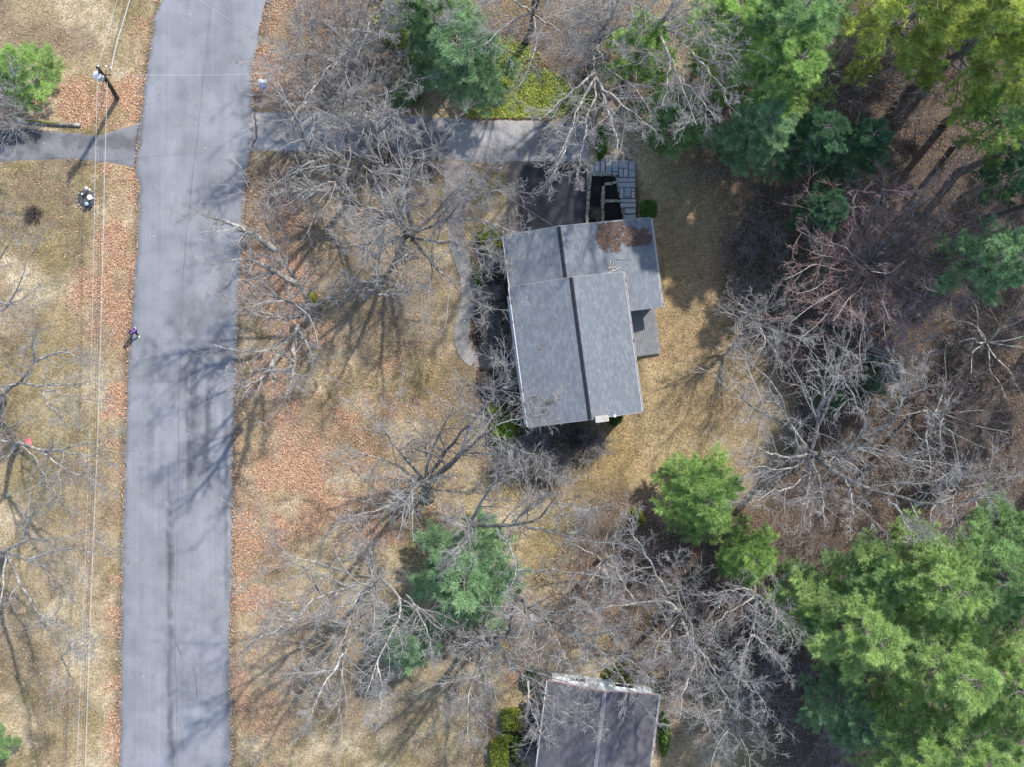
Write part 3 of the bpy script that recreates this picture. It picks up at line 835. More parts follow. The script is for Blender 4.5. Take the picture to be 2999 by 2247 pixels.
# dark planting beds along the house front
for pts, lab in (([(1480, 700), (1400, 705), (1402, 760), (1404, 850), (1398, 895), (1383, 945), (1378, 992), (1390, 1019), (1490, 1019)], "dark planting bed between the curved path and the house front"), ([(1395, 1082), (1400, 1150), (1420, 1215), (1470, 1300), (1560, 1330), (1550, 1240), (1500, 1082)], "dark planting bed below the entry walk along the house front")):
    P = resample([W(*p)[:2] for p in pts + pts[:1]], 60)[:-1]
    P += RNG.normal(size=P.shape) * 0.03
    m_ = MB(); m_.prism([tuple(p) for p in P], -0.06, 0.03)
    tag(m_.build("planting_bed", M['bedsoil']), lab, "garden bed")

# bluestone steps, one slab each
steps = thing("stone_steps", W(1795, 530), "bluestone garden steps between the parking court and the back yard", "steps")
SL = [(1727, 480, 1741, 508, .1), (1742, 471, 1757, 508, .2), (1759, 465, 1773, 509, .3), (1775, 464, 1791.5, 509, .4), (1793, 465, 1811, 475, .5), (1793, 476, 1811, 501, .5), (1793, 502, 1811, 511, .5), (1812.5, 467, 1840, 491, .5), (1812.5, 492, 1825, 518, .5), (1826, 492, 1840, 517, .5), (1841, 471, 1861, 496, .5), (1841, 497, 1861, 518, .5),
      (1811, 520, 1861, 532, .56), (1812, 533, 1861, 548, .62), (1816, 549, 1827, 580, .68), (1828, 549, 1848, 575, .68), (1849, 549, 1860, 559, .68), (1849, 560, 1860, 580, .68), (1828, 576, 1848, 580, .68), (1817, 581.5, 1863, 592, .74), (1817, 593.5, 1863, 607, .8), (1829, 609, 1862, 624, .86), (1829, 627, 1862, 648, .92)]
for (x0, y0, x1, y1, z) in SL:
    a, b = W(x0, y0, z), W(x1, y1, z)
    m_ = MB(); c = (a + b) / 2
    m_.box((c[0], c[1], z - 0.12 + RNG.random() * 0.01), (abs(b[0] - a[0]) - 0.025, abs(a[1] - b[1]) - 0.025, 0.24), (RNG.random() - 0.5) * 0.02)
    o = m_.build("slab", M['bluestone'], steps, bevel=0.012)
m_ = MB(); m_.prism([W(1729, 482)[:2], W(1729, 506)[:2], W(1858, 516)[:2], W(1858, 474)[:2]], -0.1, 0.06); m_.prism([W(1822, 519)[:2], W(1835, 648)[:2], W(1858, 648)[:2], W(1858, 519)[:2]], -0.1, 0.38); m_.build("footing", M['stone'], steps)

# terraced beds with low dry-stone edges
terr = thing("terraced_bed", W(1770, 580), "terraced black mulch beds edged with stone beside the parking court", "garden bed")
def bedfill(pts, z):
    m_ = MB(); m_.prism([W(*p)[:2] for p in pts], -0.1, z); return m_.build("mulch", M['mulch'], terr)
bedfill([(1727, 515), (1724, 658), (1764, 656), (1766, 515)], 0.2)
bedfill([(1767, 515), (1765, 656), (1830, 652), (1817, 600), (1815, 520)], 0.36)
stone_meshes = []
for k in range(8):
    m_ = MB(); m_.box((0, 0, 0), (0.34, 0.2, 0.22))
    me = m_.mesh("stone", M['stone'])
    r2 = np.random.default_rng(900 + k)
    for v in me.vertices:
        v.co += Vector((r2.random(3) - 0.5) * np.array([0.09, 0.06, 0.06]))
    stone_meshes.append(me)
tw0 = np.array(parent_world(terr))
for (line, zt) in (([(1729, 512), (1724, 560), (1720, 610), (1719, 660)], 0.26), ([(1732, 512), (1770, 511), (1806, 514)], 0.34), ([(1806, 520), (1811, 545), (1816, 580)], 0.5), ([(1766, 545), (1765, 590), (1763, 656)], 0.42), ([(1770, 541), (1790, 539), (1810, 534)], 0.46), ([(1770, 590), (1794, 588), (1816, 590)], 0.44), ([(1822, 610), (1825, 632), (1828, 654)], 0.5)):
    P = np.array([W(*p)[:2] for p in line]); ln = np.linalg.norm(np.diff(P, axis=0), axis=1).sum()
    nst = max(2, int(ln / 0.34)); R_ = resample(P, nst + 1)
    for k in range(nst):
        mid = (R_[k] + R_[k + 1]) / 2; d = R_[k + 1] - R_[k]
        for lay in range(2):
            o = link("stone", stone_meshes[RNG.integers(8)], terr)
            o.matrix_parent_inverse = Matrix.Identity(4)
            o.location = [float(mid[0] - tw0[0] + (RNG.random() - .5) * .04), float(mid[1] - tw0[1]), float(zt - 0.1 - lay * 0.21 - tw0[2])]
            o.rotation_euler = (0, 0, math.atan2(d[1], d[0]) + (RNG.random() - .5) * .3)
            o.scale = (np.linalg.norm(d) / 0.34 * 0.98, 0.8 + RNG.random() * 0.5, 1)

# ------------------------------------------------------------------ bare trees
def unit(v):
    return v / (np.linalg.norm(v, axis=-1, keepdims=True) + 1e-9)


def grow(P, R, k, tmin, tmax, lf, ang, up, nseg, rng, wig=0.16, rf=0.6, rmin=0.006, lmin=0.25, lmax=9, taper=0.35):
    N, n, _ = P.shape
    Ls = np.linalg.norm(np.diff(P, axis=1), axis=2).sum(1)
    t = tmin + (tmax - tmin) * (np.arange(k)[None] + rng.random((N, k))) / k
    f = t * (n - 1); i0 = np.clip(f.astype(int), 0, n - 2); fr = (f - i0)[..., None]
    ar = np.arange(N)[:, None]
    A, B = P[ar, i0], P[ar, i0 + 1]
    p0 = A * (1 - fr) + B * fr; tan = unit(B - A)
    r0 = R[ar, i0] * (1 - fr[..., 0]) + R[ar, i0 + 1] * fr[..., 0]
    rnd = rng.normal(size=(N, k, 3)); perp = unit(rnd - (rnd * tan).sum(-1, keepdims=True) * tan)
    a = np.radians(ang) * (0.7 + 0.6 * rng.random((N, k)))[..., None]
    d = unit(np.cos(a) * tan + np.sin(a) * perp + np.array([0, 0, up]))
    ln = np.clip(Ls[:, None] * lf * (1.15 - 0.6 * t) * (0.55 + 0.8 * rng.random((N, k))), lmin, lmax)
    p0 = p0.reshape(-1, 3); d = d.reshape(-1, 3); ln = ln.reshape(-1); r0 = r0.reshape(-1)
    pts = [p0]; cur = p0; st = (ln / nseg)[:, None]
    for s in range(nseg):
        d = unit(d + rng.normal(size=d.shape) * wig + np.array([0, 0, up * 0.25]))
        cur = cur + d * st; pts.append(cur)
    r = np.maximum(r0 * rf, rmin)
    rr = r[:, None] * np.linspace(1, taper, nseg + 1)[None]
    return np.stack(pts, 1), np.maximum(rr, rmin * 0.7)


def join_tubes(parts):
    V = []; Q = []; o = 0
    for P, R, s in parts:
        v, q = tubes(P, R, s); V.append(v); Q.append(q + o); o += len(v)
    return np.concatenate(V), np.concatenate(Q)


def bare_tree(base, fork, limbs, label, seed, r=0.3, lf1=0.36, k1=10, k2=7, k3=6, twig='twig', limb_r=None, group=None, name="bare_tree", auto=None, bark='limb', tw=0.0095):
    """base (px,py); fork (px,py,z); limbs: list of (z0, z1, [(px,py)...], from_fork)
    auto = (n, crown radius m, height m): limbs thrown out round the fork where the picture shows only a haze of twigs"""
    rng = np.random.default_rng(seed)
    b = W(*base); b[2] = gz(b[0], b[1]) - 0.1
    fk = W(*fork)
    tree = thing(name, (b[0], b[1], b[2] + 0.1), label, "tree", group)
    tp = resample([b, b * 0.6 + fk * 0.4 + np.r_[rng.normal(size=2) * 0.12, 0], fk], 8)
    tr = np.linspace(r, r * 0.62, 8); tr *= 0.85; tr[0] *= 1.2; tr[1] *= 1.05
    tp = np.concatenate([tp, [fk + (fk - tp[-2]) * 0.18, fk + (fk - tp[-2]) * 0.3]]); tr = np.r_[tr, r * 0.42, r * 0.12]
    m_ = MB(); m_.tube(tp, tr, 10); m_.build("trunk", M['bark'], tree, sm=True)
    LP = []; LR = []
    for it in limbs:
        z0, z1, pts, ff = it[:4]
        d = np.concatenate([[0], np.cumsum(np.hypot(*np.diff(np.array(pts, float), axis=0).T))]); d /= d[-1]
        P = [W(p[0], p[1], z0 + (z1 - z0) * t) for p, t in zip(pts, d)]
        if ff:
            P = [fk - np.array([0, 0, 0.15])] + P
        P = resample(P, 12)
        P[1:-1] += rng.normal(size=(10, 3)) * 0.06
        ln = np.linalg.norm(np.diff(P, axis=0), axis=1).sum()
        r0 = (it[4] if len(it) > 4 else min(r * 0.6, 0.028 * ln + 0.03)) * 1.08
        LP.append(P); LR.append((0.018 + (r0 - 0.018) * (1 - np.linspace(0, 1, 12)) ** 1.35))
    if auto:
        na, cr, hh = auto
        for k in range(na):
            az = 2 * math.pi * (k + rng.random() * 0.8) / na
            rad = cr * (0.45 + 0.55 * rng.random()); top = hh * (0.7 + 0.3 * rng.random()) * (1.05 - 0.25 * rad / cr)
            s = np.linspace(0, 1, 6)
            P = np.stack([fk[0] + np.cos(az) * rad * s ** 0.9, fk[1] + np.sin(az) * rad * s ** 0.9, fk[2] - 0.15 + (top - fk[2]) * s ** 0.85], 1)
            P[1:] += rng.normal(size=(5, 3)) * 0.35
            P = resample(P, 12); LP.append(P); LR.append(np.linspace(min(r * 0.36, 0.09), 0.016, 12))
    if len(limbs) > 3:                       # the leader that carries the top of the crown towards the sky
        hh = min(18.0, max(it[1] for it in limbs) + 1.5)
        q0 = fk - np.array([0, 0, 0.2]); az = rng.random() * 6.28
        P = resample([q0, q0 + np.array([0.4 * math.cos(az), 0.4 * math.sin(az), (hh - fk[2]) * 0.5]), np.array([fk[0] + rng.normal() * 0.5, fk[1] + rng.normal() * 0.5, hh])], 12)
        LP.append(P); LR.append(0.02 + (r * 0.55 - 0.02) * (1 - np.linspace(0, 1, 12)) ** 1.1)
    LP = np.array(LP); LR = np.array(LR)
    for P, R in zip(LP, LR):
        V, Q = tubes(P[None], R[None], 7)
        link("limb", mesh_np("limb", V, Q, mats=[M['bark'] if R[0] > 0.15 and bark == 'limb' else M[bark]], smooth_shade=True), tree)
    P1, R1 = grow(LP, LR, k1, 0.18, 1.0, lf1, 46, 0.16, 5, rng, rf=0.55, rmin=0.014, lmin=0.7, lmax=4.5)
    P2, R2 = grow(P1, R1, k2, 0.12, 1.0, 0.42, 44, 0.12, 3, rng, rf=0.6, rmin=tw * 1.2, lmin=0.45, lmax=2.0)
    P2b, R2b = grow(LP, LR, k2, 0.2, 1.0, 0.12, 55, 0.15, 3, rng, rf=0.3, rmin=tw * 1.2, lmin=0.4, lmax=1.4)
    P2 = np.concatenate([P2, P2b]); R2 = np.concatenate([R2, np.minimum(R2b, 0.02)])
    P3, R3 = grow(P2, R2, k3, 0.15, 1.0, 0.5, 42, 0.08, 1, rng, rf=0.75, rmin=tw, lmin=0.25, lmax=0.9, taper=0.7)
    V, Q = join_tubes([(P1, R1, 4), (P2, R2, 3), (P3, R3, 3)])
    link("crown", mesh_np("crown", V, Q, mats=[M[twig]]), tree)
    return tree


# trees traced from their visible limbs
bare_tree((1026, 585), (1012, 545, 4.5), [
    (5, 15.5, [(985, 515), (959, 493), (912, 470), (890, 400), (846, 294), (770, 215)], True, 0.2),
    (11, 14, [(905, 440), (901, 389), (950, 365), (1010, 344)], False),
    (5, 15, [(1050, 490), (1090, 420), (1140, 350), (1190, 290)], True),
    (5, 14, [(1070, 520), (1140, 480), (1230, 440), (1330, 400)], True),
    (5, 14, [(1020, 480), (1015, 400), (1000, 320), (1020, 250)], True),
    (5, 12, [(970, 560), (900, 550), (820, 560)], True)],
    "tall bare tree on the lawn just below the right-hand driveway near the road", 101, 0.36)
bare_tree((932, 905), (915, 895, 3.5), [
    (4, 9, [(940, 890), (985, 865), (1035, 850), (1080, 842)], True, 0.17),
    (9, 17, [(1080, 850), (1105, 866), (1110, 845), (1105, 815), (1096, 768), (1075, 705), (1030, 650)], False, 0.1),
    (11, 18, [(1105, 815), (1110, 750), (1120, 690), (1125, 630), (1142, 580)], False, 0.08),
    (9, 13, [(1110, 862), (1180, 858), (1265, 845)], False, 0.07),
    (4, 14, [(900, 865), (886, 848), (839, 769), (803, 729), (783, 656), (766, 600), (742, 540)], True, 0.17),
    (9.5, 14, [(803, 729), (746, 682), (700, 662), (640, 640), (560, 622)], False),
    (7, 13, [(872, 832), (793, 785), (743, 759), (700, 752), (620, 775)], False),
    (4, 12.5, [(873, 951), (849, 931), (800, 925), (743, 928), (715, 908), (640, 850)], True, 0.15),
    (7, 13, [(873, 951), (862, 985), (815, 1022), (747, 1035), (679, 1026), (625, 1008)], False, 0.12),
    (8, 13, [(862, 985), (858, 1058), (856, 1103), (842, 1157), (815, 1203)], False),
    (7, 10, [(873, 960), (914, 1040), (946, 1062)], False),
    (8, 14, [(828, 1031), (792, 1067), (760, 1117), (697, 1139), (665, 1150)], False)],
    "bare tree with a mossy stub and pale limbs reaching over the road", 102, 0.38)
bare_tree((1185, 700), (1200, 690, 4.0), [
    (5, 13, [(1240, 700), (1307, 712), (1350, 716), (1397, 729), (1450, 765)], True, 0.13),
    (5, 15, [(1218, 709), (1251, 752), (1284, 788), (1317, 822), (1364, 862), (1440, 910)], True, 0.15),
    (5, 14, [(1264, 662), (1320, 636), (1357, 583), (1410, 550)], True, 0.13),
    (6, 14, [(1240, 660), (1277, 616), (1294, 593), (1330, 570), (1390, 500)], True, 0.12),
    (6, 13, [(1180, 640), (1150, 590), (1158, 570), (1210, 560), (1260, 570)], True),
    (6, 15, [(1170, 660), (1120, 620), (1060, 600), (1000, 560)], True),
    (6, 15, [(1160, 700), (1090, 710), (1030, 720), (975, 710)], True),
    (6, 16, [(1200, 620), (1190, 540), (1200, 480), (1240, 430)], True),
    (9, 14, [(1320, 636), (1400, 640), (1460, 660), (1530, 690)], False, 0.06), (10, 14, [(1357, 583), (1430, 560), (1490, 545), (1545, 565)], False, 0.06), (9, 14, [(1330, 570), (1390, 530), (1440, 490), (1480, 450)], False, 0.06), (9, 13, [(1397, 729), (1460, 740), (1520, 760)], False, 0.05),
    (6, 13, [(1190, 740), (1180, 800), (1150, 850)], True)],
    "bare tree between the curved paver path and the parking court, twigs over the garage roof", 103, 0.34, k1=10)
bare_tree((1251, 1458), (1246, 1415, 2.4), [
    (3, 14, [(1261, 1427), (1312, 1373), (1352, 1319), (1403, 1286), (1457, 1246), (1529, 1188), (1562, 1163)], True, 0.26),
    (8, 14, [(1352, 1319), (1363, 1282), (1385, 1239), (1414, 1188), (1457, 1152), (1486, 1065)], False, 0.1),
    (3, 14, [(1258, 1395), (1287, 1359), (1298, 1326), (1341, 1279), (1385, 1243), (1432, 1170), (1515, 1101)], True, 0.16),
    (3, 14, [(1251, 1344), (1272, 1297), (1298, 1254), (1330, 1188), (1356, 1152), (1363, 1109)], True, 0.12),
    (3, 13, [(1204, 1362), (1167, 1326), (1138, 1283), (1106, 1235), (1084, 1217), (1073, 1188)], True, 0.12),
    (3, 12, [(1204, 1391), (1146, 1351), (1095, 1344), (1059, 1322), (1012, 1315)], True, 0.11),
    (3, 10, [(1196, 1409), (1138, 1406), (1048, 1398)], True, 0.08),
    (3, 11, [(1211, 1417), (1167, 1446), (1124, 1489), (1088, 1507), (1033, 1514)], True, 0.1),
    (3, 6, [(1269, 1440), (1348, 1445), (1425, 1445)], True, 0.06),
    (5, 13, [(1258, 1311), (1218, 1254), (1185, 1210), (1165, 1160)], True, 0.08),
    (12, 14, [(1529, 1188), (1580, 1170), (1640, 1175)], False, 0.05), (12, 14, [(1457, 1246), (1530, 1225), (1620, 1200)], False, 0.05)],
    "thick-trunked bare tree south-west of the house casting a broad shadow", 104, 0.58)
bare_tree((1382, 1550), (1376, 1540, 7.0), [
    (8, 15, [(1457, 1540), (1544, 1547), (1587, 1522), (1624, 1478), (1631, 1417), (1674, 1373)], True, 0.16),
    (10, 15, [(1544, 1547), (1638, 1561), (1712, 1592), (1790, 1592)], False, 0.08),
    (8, 15, [(1390, 1503), (1417, 1453), (1446, 1409), (1486, 1369), (1529, 1315)], True, 0.13),
    (9, 14, [(1455, 1552), (1488, 1596), (1509, 1635), (1517, 1672), (1491, 1726)], False, 0.09),
    (11, 15, [(1517, 1672), (1582, 1679), (1658, 1668), (1712, 1679), (1795, 1697)], False, 0.07),
    (8, 12, [(1340, 1535), (1294, 1518)], True, 0.06), (8, 12, [(1363, 1580), (1340, 1620), (1310, 1660)], True, 0.06),
    (11, 15, [(1624, 1478), (1680, 1480), (1750, 1490)], False, 0.05), (9, 14, [(1500, 1530), (1560, 1490), (1620, 1440)], False, 0.06)],
    "bare tree rising out of the green pine, long limb towards the back yard", 105, 0.3)
bare_tree((1118, 1668), (1110, 1692, 6.0), [
    (7, 16, [(1062, 1710), (975, 1735), (917, 1757), (856, 1779), (772, 1761), (729, 1746)], True, 0.17),
    (7, 19, [(1098, 1732), (1084, 1779), (1055, 1826), (1019, 1880), (1004, 1917), (997, 1964), (997, 2007), (990, 2094)], True, 0.19),
    (14, 17, [(997, 1964), (946, 1971), (881, 1974), (838, 1982)], False, 0.07),
    (7.5, 16, [(1059, 1717), (1037, 1761), (1033, 1808), (1011, 1851), (990, 1909)], True, 0.12),
    (9, 15, [(1035, 1765), (972, 1790), (917, 1808), (850, 1820)], False, 0.08),
    (7, 18, [(1124, 1706), (1145, 1728), (1185, 1739), (1189, 1775), (1174, 1833), (1135, 1851), (1131, 1891), (1106, 1935), (1095, 1985), (1073, 2032)], True, 0.13),
    (9, 16, [(1190, 1745), (1229, 1801), (1254, 1848), (1261, 1884), (1265, 1927)], False, 0.07),
    (7, 13, [(1088, 1688), (1091, 1645), (1080, 1598), (1048, 1562)], True, 0.08),
    (7, 15, [(1026, 1696), (982, 1663), (903, 1645), (790, 1616), (765, 1580), (736, 1536)], True, 0.1),
    (7, 14, [(1102, 1754), (1104, 1826), (1107, 1898)], True, 0.08),
    (11, 16, [(917, 1757), (845, 1826), (776, 1862), (720, 1895)], False, 0.07), (15, 19, [(1004, 1917), (960, 1990), (920, 2070), (900, 2130)], False, 0.08), (14, 18, [(1106, 1935), (1120, 2010), (1115, 2090)], False, 0.07)],
    "large bare tree with spreading grey limbs at lower left of the lot", 106, 0.3, k1=13)
bare_tree((1405, 1815), (1432, 1862, 6.0), [
    (7, 17, [(1430, 1907), (1412, 1958), (1383, 1998), (1371, 2040), (1369, 2117), (1376, 2185)], True, 0.12),
    (7, 17, [(1470, 1914), (1506, 1961), (1546, 1998), (1602, 2040), (1634, 2081), (1665, 2126)], True, 0.16),
    (14, 16, [(1602, 2040), (1660, 2050), (1715, 2067)], False, 0.06),
    (7, 12, [(1410, 1880), (1379, 1896), (1340, 1930)], True), (7, 14, [(1488, 1871), (1488, 1835), (1513, 1788)], True),
    (13, 16, [(1634, 2081), (1700, 2110), (1770, 2160)], False, 0.05), (13, 16, [(1546, 1998), (1550, 2080), (1600, 2170)], False, 0.06), (11, 15, [(1371, 2040), (1330, 2060), (1300, 2080)], False, 0.05)],
    "bare tree leaning over the corner of the dark neighbouring roof", 107, 0.3)
bare_tree((1512, 1752), (1538, 1773, 6.5), [
    (8, 17, [(1582, 1806), (1640, 1842), (1712, 1874), (1766, 1914), (1814, 1965), (1850, 2040)], True, 0.15),
    (9, 16, [(1600, 1815), (1632, 1882), (1669, 1954), (1690, 2010)], False, 0.08),
    (8, 14, [(1564, 1835), (1560, 1856), (1571, 1907), (1578, 1954)], True, 0.07),
    (8, 15, [(1600, 1800), (1676, 1791), (1748, 1784), (1800, 1740)], True, 0.08),
    (11, 16, [(1680, 1860), (1760, 1860), (1850, 1840)], False, 0.07), (11, 16, [(1712, 1874), (1720, 1940), (1760, 2000)], False, 0.06), (9, 15, [(1640, 1842), (1700, 1820), (1770, 1830)], False, 0.06), (12, 17, [(1766, 1914), (1840, 1930), (1900, 1990)], False, 0.06)],
    "bare tree above the pale gable of the bottom house, limbs fanning right", 108, 0.28, k1=11)
bare_tree((1975, 1775), (1990, 1800, 6.0), [
    (7, 13, [(1973, 1757), (1944, 1759), (1886, 1766), (1803, 1777), (1740, 1786)], True, 0.13),
    (8, 14, [(1955, 1740), (1944, 1711), (1915, 1672), (1890, 1639), (1872, 1596), (1850, 1556), (1835, 1530)], False, 0.1),
    (10, 14, [(1861, 1768), (1853, 1744), (1806, 1686), (1795, 1635), (1792, 1588)], False, 0.07),
    (7, 15, [(1987, 1824), (1937, 1856), (1922, 1907), (1915, 1958)], True, 0.09),
    (8, 16, [(1960, 1840), (1966, 1907), (1962, 1980)], False, 0.07),
    (7, 18, [(2002, 1831), (2031, 1885), (2038, 1943), (2042, 1998), (2060, 2080), (2080, 2150)], True, 0.14),
    (7, 14, [(1985, 1750), (1983, 1700), (1978, 1650)], True, 0.07),
    (11, 17, [(2031, 1885), (2090, 1950), (2110, 2020), (2150, 2080)], False, 0.09), (12, 17, [(2038, 1943), (2000, 2030), (1990, 2110)], False, 0.08), (12, 17, [(2090, 1950), (2170, 1990), (2240, 2060)], False, 0.08)],
    "bare forked tree standing right of the bottom house at the wood edge", 109, 0.32, k1=10)
bare_tree((2205, 1690), (2212, 1745, 7.0), [
    (8, 14, [(2200, 1725), (2150, 1728), (2110, 1735)], True, 0.1), (8, 15, [(2212, 1790), (2208, 1850), (2200, 1880)], True, 0.12),
    (13, 17, [(2205, 1860), (2180, 1910), (2160, 1960)], False, 0.06), (13, 17, [(2205, 1860), (2260, 1910), (2300, 1970)], False, 0.07), (9, 15, [(2230, 1780), (2290, 1810), (2340, 1880)], True, 0.07), (9, 15, [(2180, 1770), (2120, 1800), (2080, 1850)], True, 0.07)],
    "small bare tree with a hooked pale limb left of the big pines", 110, 0.2, k1=8)
bare_tree((2325, 1302), (2372, 1330, 8.0), [
    (9, 17, [(2335, 1345), (2272, 1334), (2217, 1312), (2168, 1285)], True, 0.12),
    (9, 18, [(2360, 1310), (2317, 1253), (2272, 1221), (2222, 1212), (2181, 1190), (2154, 1135), (2104, 1063)], True, 0.18),
    (10, 18, [(2345, 1290), (2294, 1217), (2299, 1167), (2254, 1112), (2204, 1067)], True, 0.11),
    (9, 19, [(2385, 1300), (2399, 1203), (2417, 1112), (2430, 1067), (2410, 980)], True, 0.13),
    (11, 19, [(2399, 1244), (2435, 1144), (2489, 1103), (2530, 1063), (2550, 1000)], False, 0.09),
    (10, 19, [(2430, 1345), (2480, 1330), (2557, 1239), (2485, 1162), (2470, 1090)], True, 0.1),
    (13, 19, [(2557, 1270), (2603, 1250), (2634, 1221), (2648, 1144), (2652, 1085)], False, 0.08),
    (15, 19, [(2640, 1180), (2680, 1112), (2710, 1060)], False, 0.06),
    (10, 18, [(2430, 1339), (2539, 1289), (2580, 1330), (2652, 1348), (2748, 1357), (2838, 1371)], True, 0.11),
    (10, 20, [(2453, 1393), (2544, 1434), (2598, 1461), (2680, 1479), (2770, 1484), (2838, 1475), (2929, 1443), (2990, 1380)], True, 0.18),
    (9, 17, [(2394, 1375), (2403, 1421), (2410, 1475), (2415, 1530)], True, 0.11), (9, 17, [(2372, 1371), (2367, 1421), (2362, 1493)], True, 0.09),
    (9, 17, [(2362, 1393), (2326, 1430), (2254, 1443), (2215, 1470)], True, 0.1), (9, 16, [(2344, 1380), (2272, 1375), (2190, 1366)], True, 0.09),
    (11, 18, [(2476, 1407), (2494, 1457), (2498, 1510)], False, 0.08), (14, 20, [(2680, 1479), (2760, 1420), (2830, 1340)], False, 0.07), (13, 19, [(2652, 1348), (2720, 1280), (2780, 1190)], False, 0.07), (14, 19, [(2598, 1461), (2660, 1540), (2700, 1590)], False, 0.07)],
    "big pale bare tree with limbs spreading in all directions at the right", 111, 0.42, k1=9, k2=6)
bare_tree((2505, 815), (2540, 775, 3.5), [], "rounded bare tree with reddish buds in the right-hand wood", 112, 0.2, auto=(40, 8.3, 15), twig='twig_red', lf1=0.36, k1=7, k2=6, k3=4, bark='twig')
bare_tree((1735, 190), (1752, 118, 6.5), [
    (7, 11, [(1742, 152), (1739, 206), (1748, 231)], True, 0.19),
    (11, 16, [(1748, 231), (1770, 259), (1805, 288), (1843, 323), (1881, 351), (1925, 385)], False, 0.11),
    (11, 16, [(1748, 231), (1758, 253), (1773, 301), (1786, 348), (1802, 396), (1825, 450)], False, 0.1),
    (10, 14, [(1742, 212), (1701, 241), (1666, 278), (1615, 316), (1580, 350)], False, 0.09),
    (10, 15, [(1745, 225), (1710, 278), (1691, 323), (1672, 380), (1634, 459)], False, 0.09),
    (11, 15, [(1747, 235), (1745, 253), (1735, 294), (1720, 335), (1715, 400)], False, 0.08),
    (8, 17, [(1777, 85), (1720, 45), (1663, 19)], True, 0.09), (8, 15, [(1777, 85), (1725, 75), (1672, 73)], True, 0.07), (8, 14, [(1770, 92), (1710, 120), (1647, 146)], True, 0.07),
    (8, 14, [(1790, 95), (1815, 140), (1843, 171)], True, 0.07), (8, 18, [(1785, 70), (1790, 20), (1780, -40)], True, 0.1), (8, 17, [(1760, 70), (1740, 10), (1710, -50)], True, 0.09), (8, 16, [(1800, 80), (1850, 60), (1900, 30)], True, 0.08), (13, 15, [(1672, 380), (1650, 450), (1605, 535)], False, 0.05), (13, 15, [(1715, 380), (1700, 440), (1690, 525)], False, 0.05), (9, 15, [(1750, 160), (1790, 210), (1850, 240), (1890, 300)], True, 0.08)],
    "bare tree with a pale trunk above the stone steps", 113, 0.36, k1=10)
bare_tree((1905, 130), (1925, 75, 9.0), [
    (10, 17, [(1938, 120), (1979, 190), (2001, 259), (2023, 316), (2040, 365)], True, 0.11), (12, 16, [(1960, 160), (1960, 187), (1951, 269), (1940, 310)], False, 0.06),
    (10, 18, [(1944, 66), (2001, 35), (2065, 3)], True, 0.09), (10, 18, [(1970, 79), (2033, 70), (2100, 60)], True, 0.08), (10, 18, [(1970, 90), (2017, 108), (2096, 133), (2150, 170)], True, 0.09), (12, 17, [(2001, 130), (2060, 190), (2110, 240), (2130, 300)], False, 0.07), (10, 17, [(1890, 50), (1870, 10), (1850, -30)], True, 0.09), (13, 17, [(1990, 225), (2050, 290), (2090, 340)], False, 0.06)],
    "bare tree standing among the bright green pines near the top", 114, 0.26)
bare_tree((1541, 118), (1562, 40, 5.0), [
    (6, 10, [(1575, 86), (1573, 136), (1552, 195), (1516, 258)], True, 0.08), (6, 14, [(1543, 36), (1480, 68), (1420, 130)], True, 0.08), (6, 16, [(1579, 0), (1590, -60), (1600, -140)], True, 0.16), (6, 14, [(1600, 60), (1650, 100), (1690, 140)], True, 0.07), (6, 15, [(1530, 10), (1470, -10), (1400, 20)], True, 0.08)],
    "dark-trunked bare tree at the top edge above the green ground cover", 115, 0.3)
bare_tree((1181, 222), (1212, 70, 9.0), [(9.5, 15, [(1240, 10), (1260, -60)], True, 0.08), (9.5, 14, [(1190, 20), (1150, -40)], True, 0.06), (9.5, 14, [(1270, 60), (1330, 40)], True, 0.05)], "slender leaning bare tree left of the blue-green pine", 116, 0.15)
bare_tree((1035, 190), (1020, 150, 4.0), [], "hazy bare tree at the top left of the wood, by the orange leaves", 117, 0.28, auto=(13, 6.2, 16), k1=8, k2=6)
bare_tree((955, 310), (945, 250, 5.0), [], "bare tree behind the mailbox with twigs over the road edge", 118, 0.26, auto=(11, 5.2, 14), k1=8)
bare_tree((1130, 60), (1110, 10, 5.0), [], "bare tree cut by the top edge left of the green ground cover", 119, 0.25, auto=(9, 5, 14), k1=7)
bare_tree((1075, 330), (1070, 300, 5.0), [], "bare tree on the verge above the right-hand driveway", 120, 0.24, auto=(10, 4.8, 13), k1=8)
# left edge
bare_tree((6, 1180), (12, 1152, 3.5), [
    (4, 9, [(30, 1135), (68, 1106), (93, 1076), (101, 1059)], True, 0.17), (9, 13, [(101, 1059), (139, 1038), (190, 1021), (211, 1038), (262, 1059)], False, 0.09), (9, 13, [(101, 1059), (97, 1040), (95, 1000), (110, 950)], False, 0.08),
    (6, 12, [(59, 1122), (110, 1135), (169, 1131), (228, 1122), (330, 1116)], False, 0.09), (8, 12, [(125, 1140), (190, 1156), (245, 1173), (325, 1177)], False, 0.06), (8, 11, [(127, 1150), (139, 1190), (169, 1211), (207, 1253)], False, 0.06), (5, 12, [(-30, 1130), (-90, 1090)], True, 0.1)],
    "bare tree with a thick dark limb at the left edge, topmost of three", 121, 0.34, k1=7, k2=6)
bare_tree((45, 1312), (58, 1300, 6.0), [
    (7, 13, [(97, 1321), (169, 1325), (228, 1313), (296, 1283), (350, 1275)], True, 0.12), (8, 13, [(125, 1328), (169, 1359), (203, 1384), (253, 1397), (313, 1431)], False, 0.08), (9, 13, [(180, 1328), (228, 1334), (287, 1342), (340, 1365)], False, 0.06), (7, 12, [(97, 1330), (101, 1346), (131, 1393), (169, 1456)], True, 0.07), (7, 12, [(20, 1340), (-40, 1360)], True, 0.08), (7, 13, [(40, 1270), (10, 1240), (-40, 1220)], True, 0.08)],
    "bare tree beside the small pink marker on the left lawn", 122, 0.26, k1=7, k2=6)
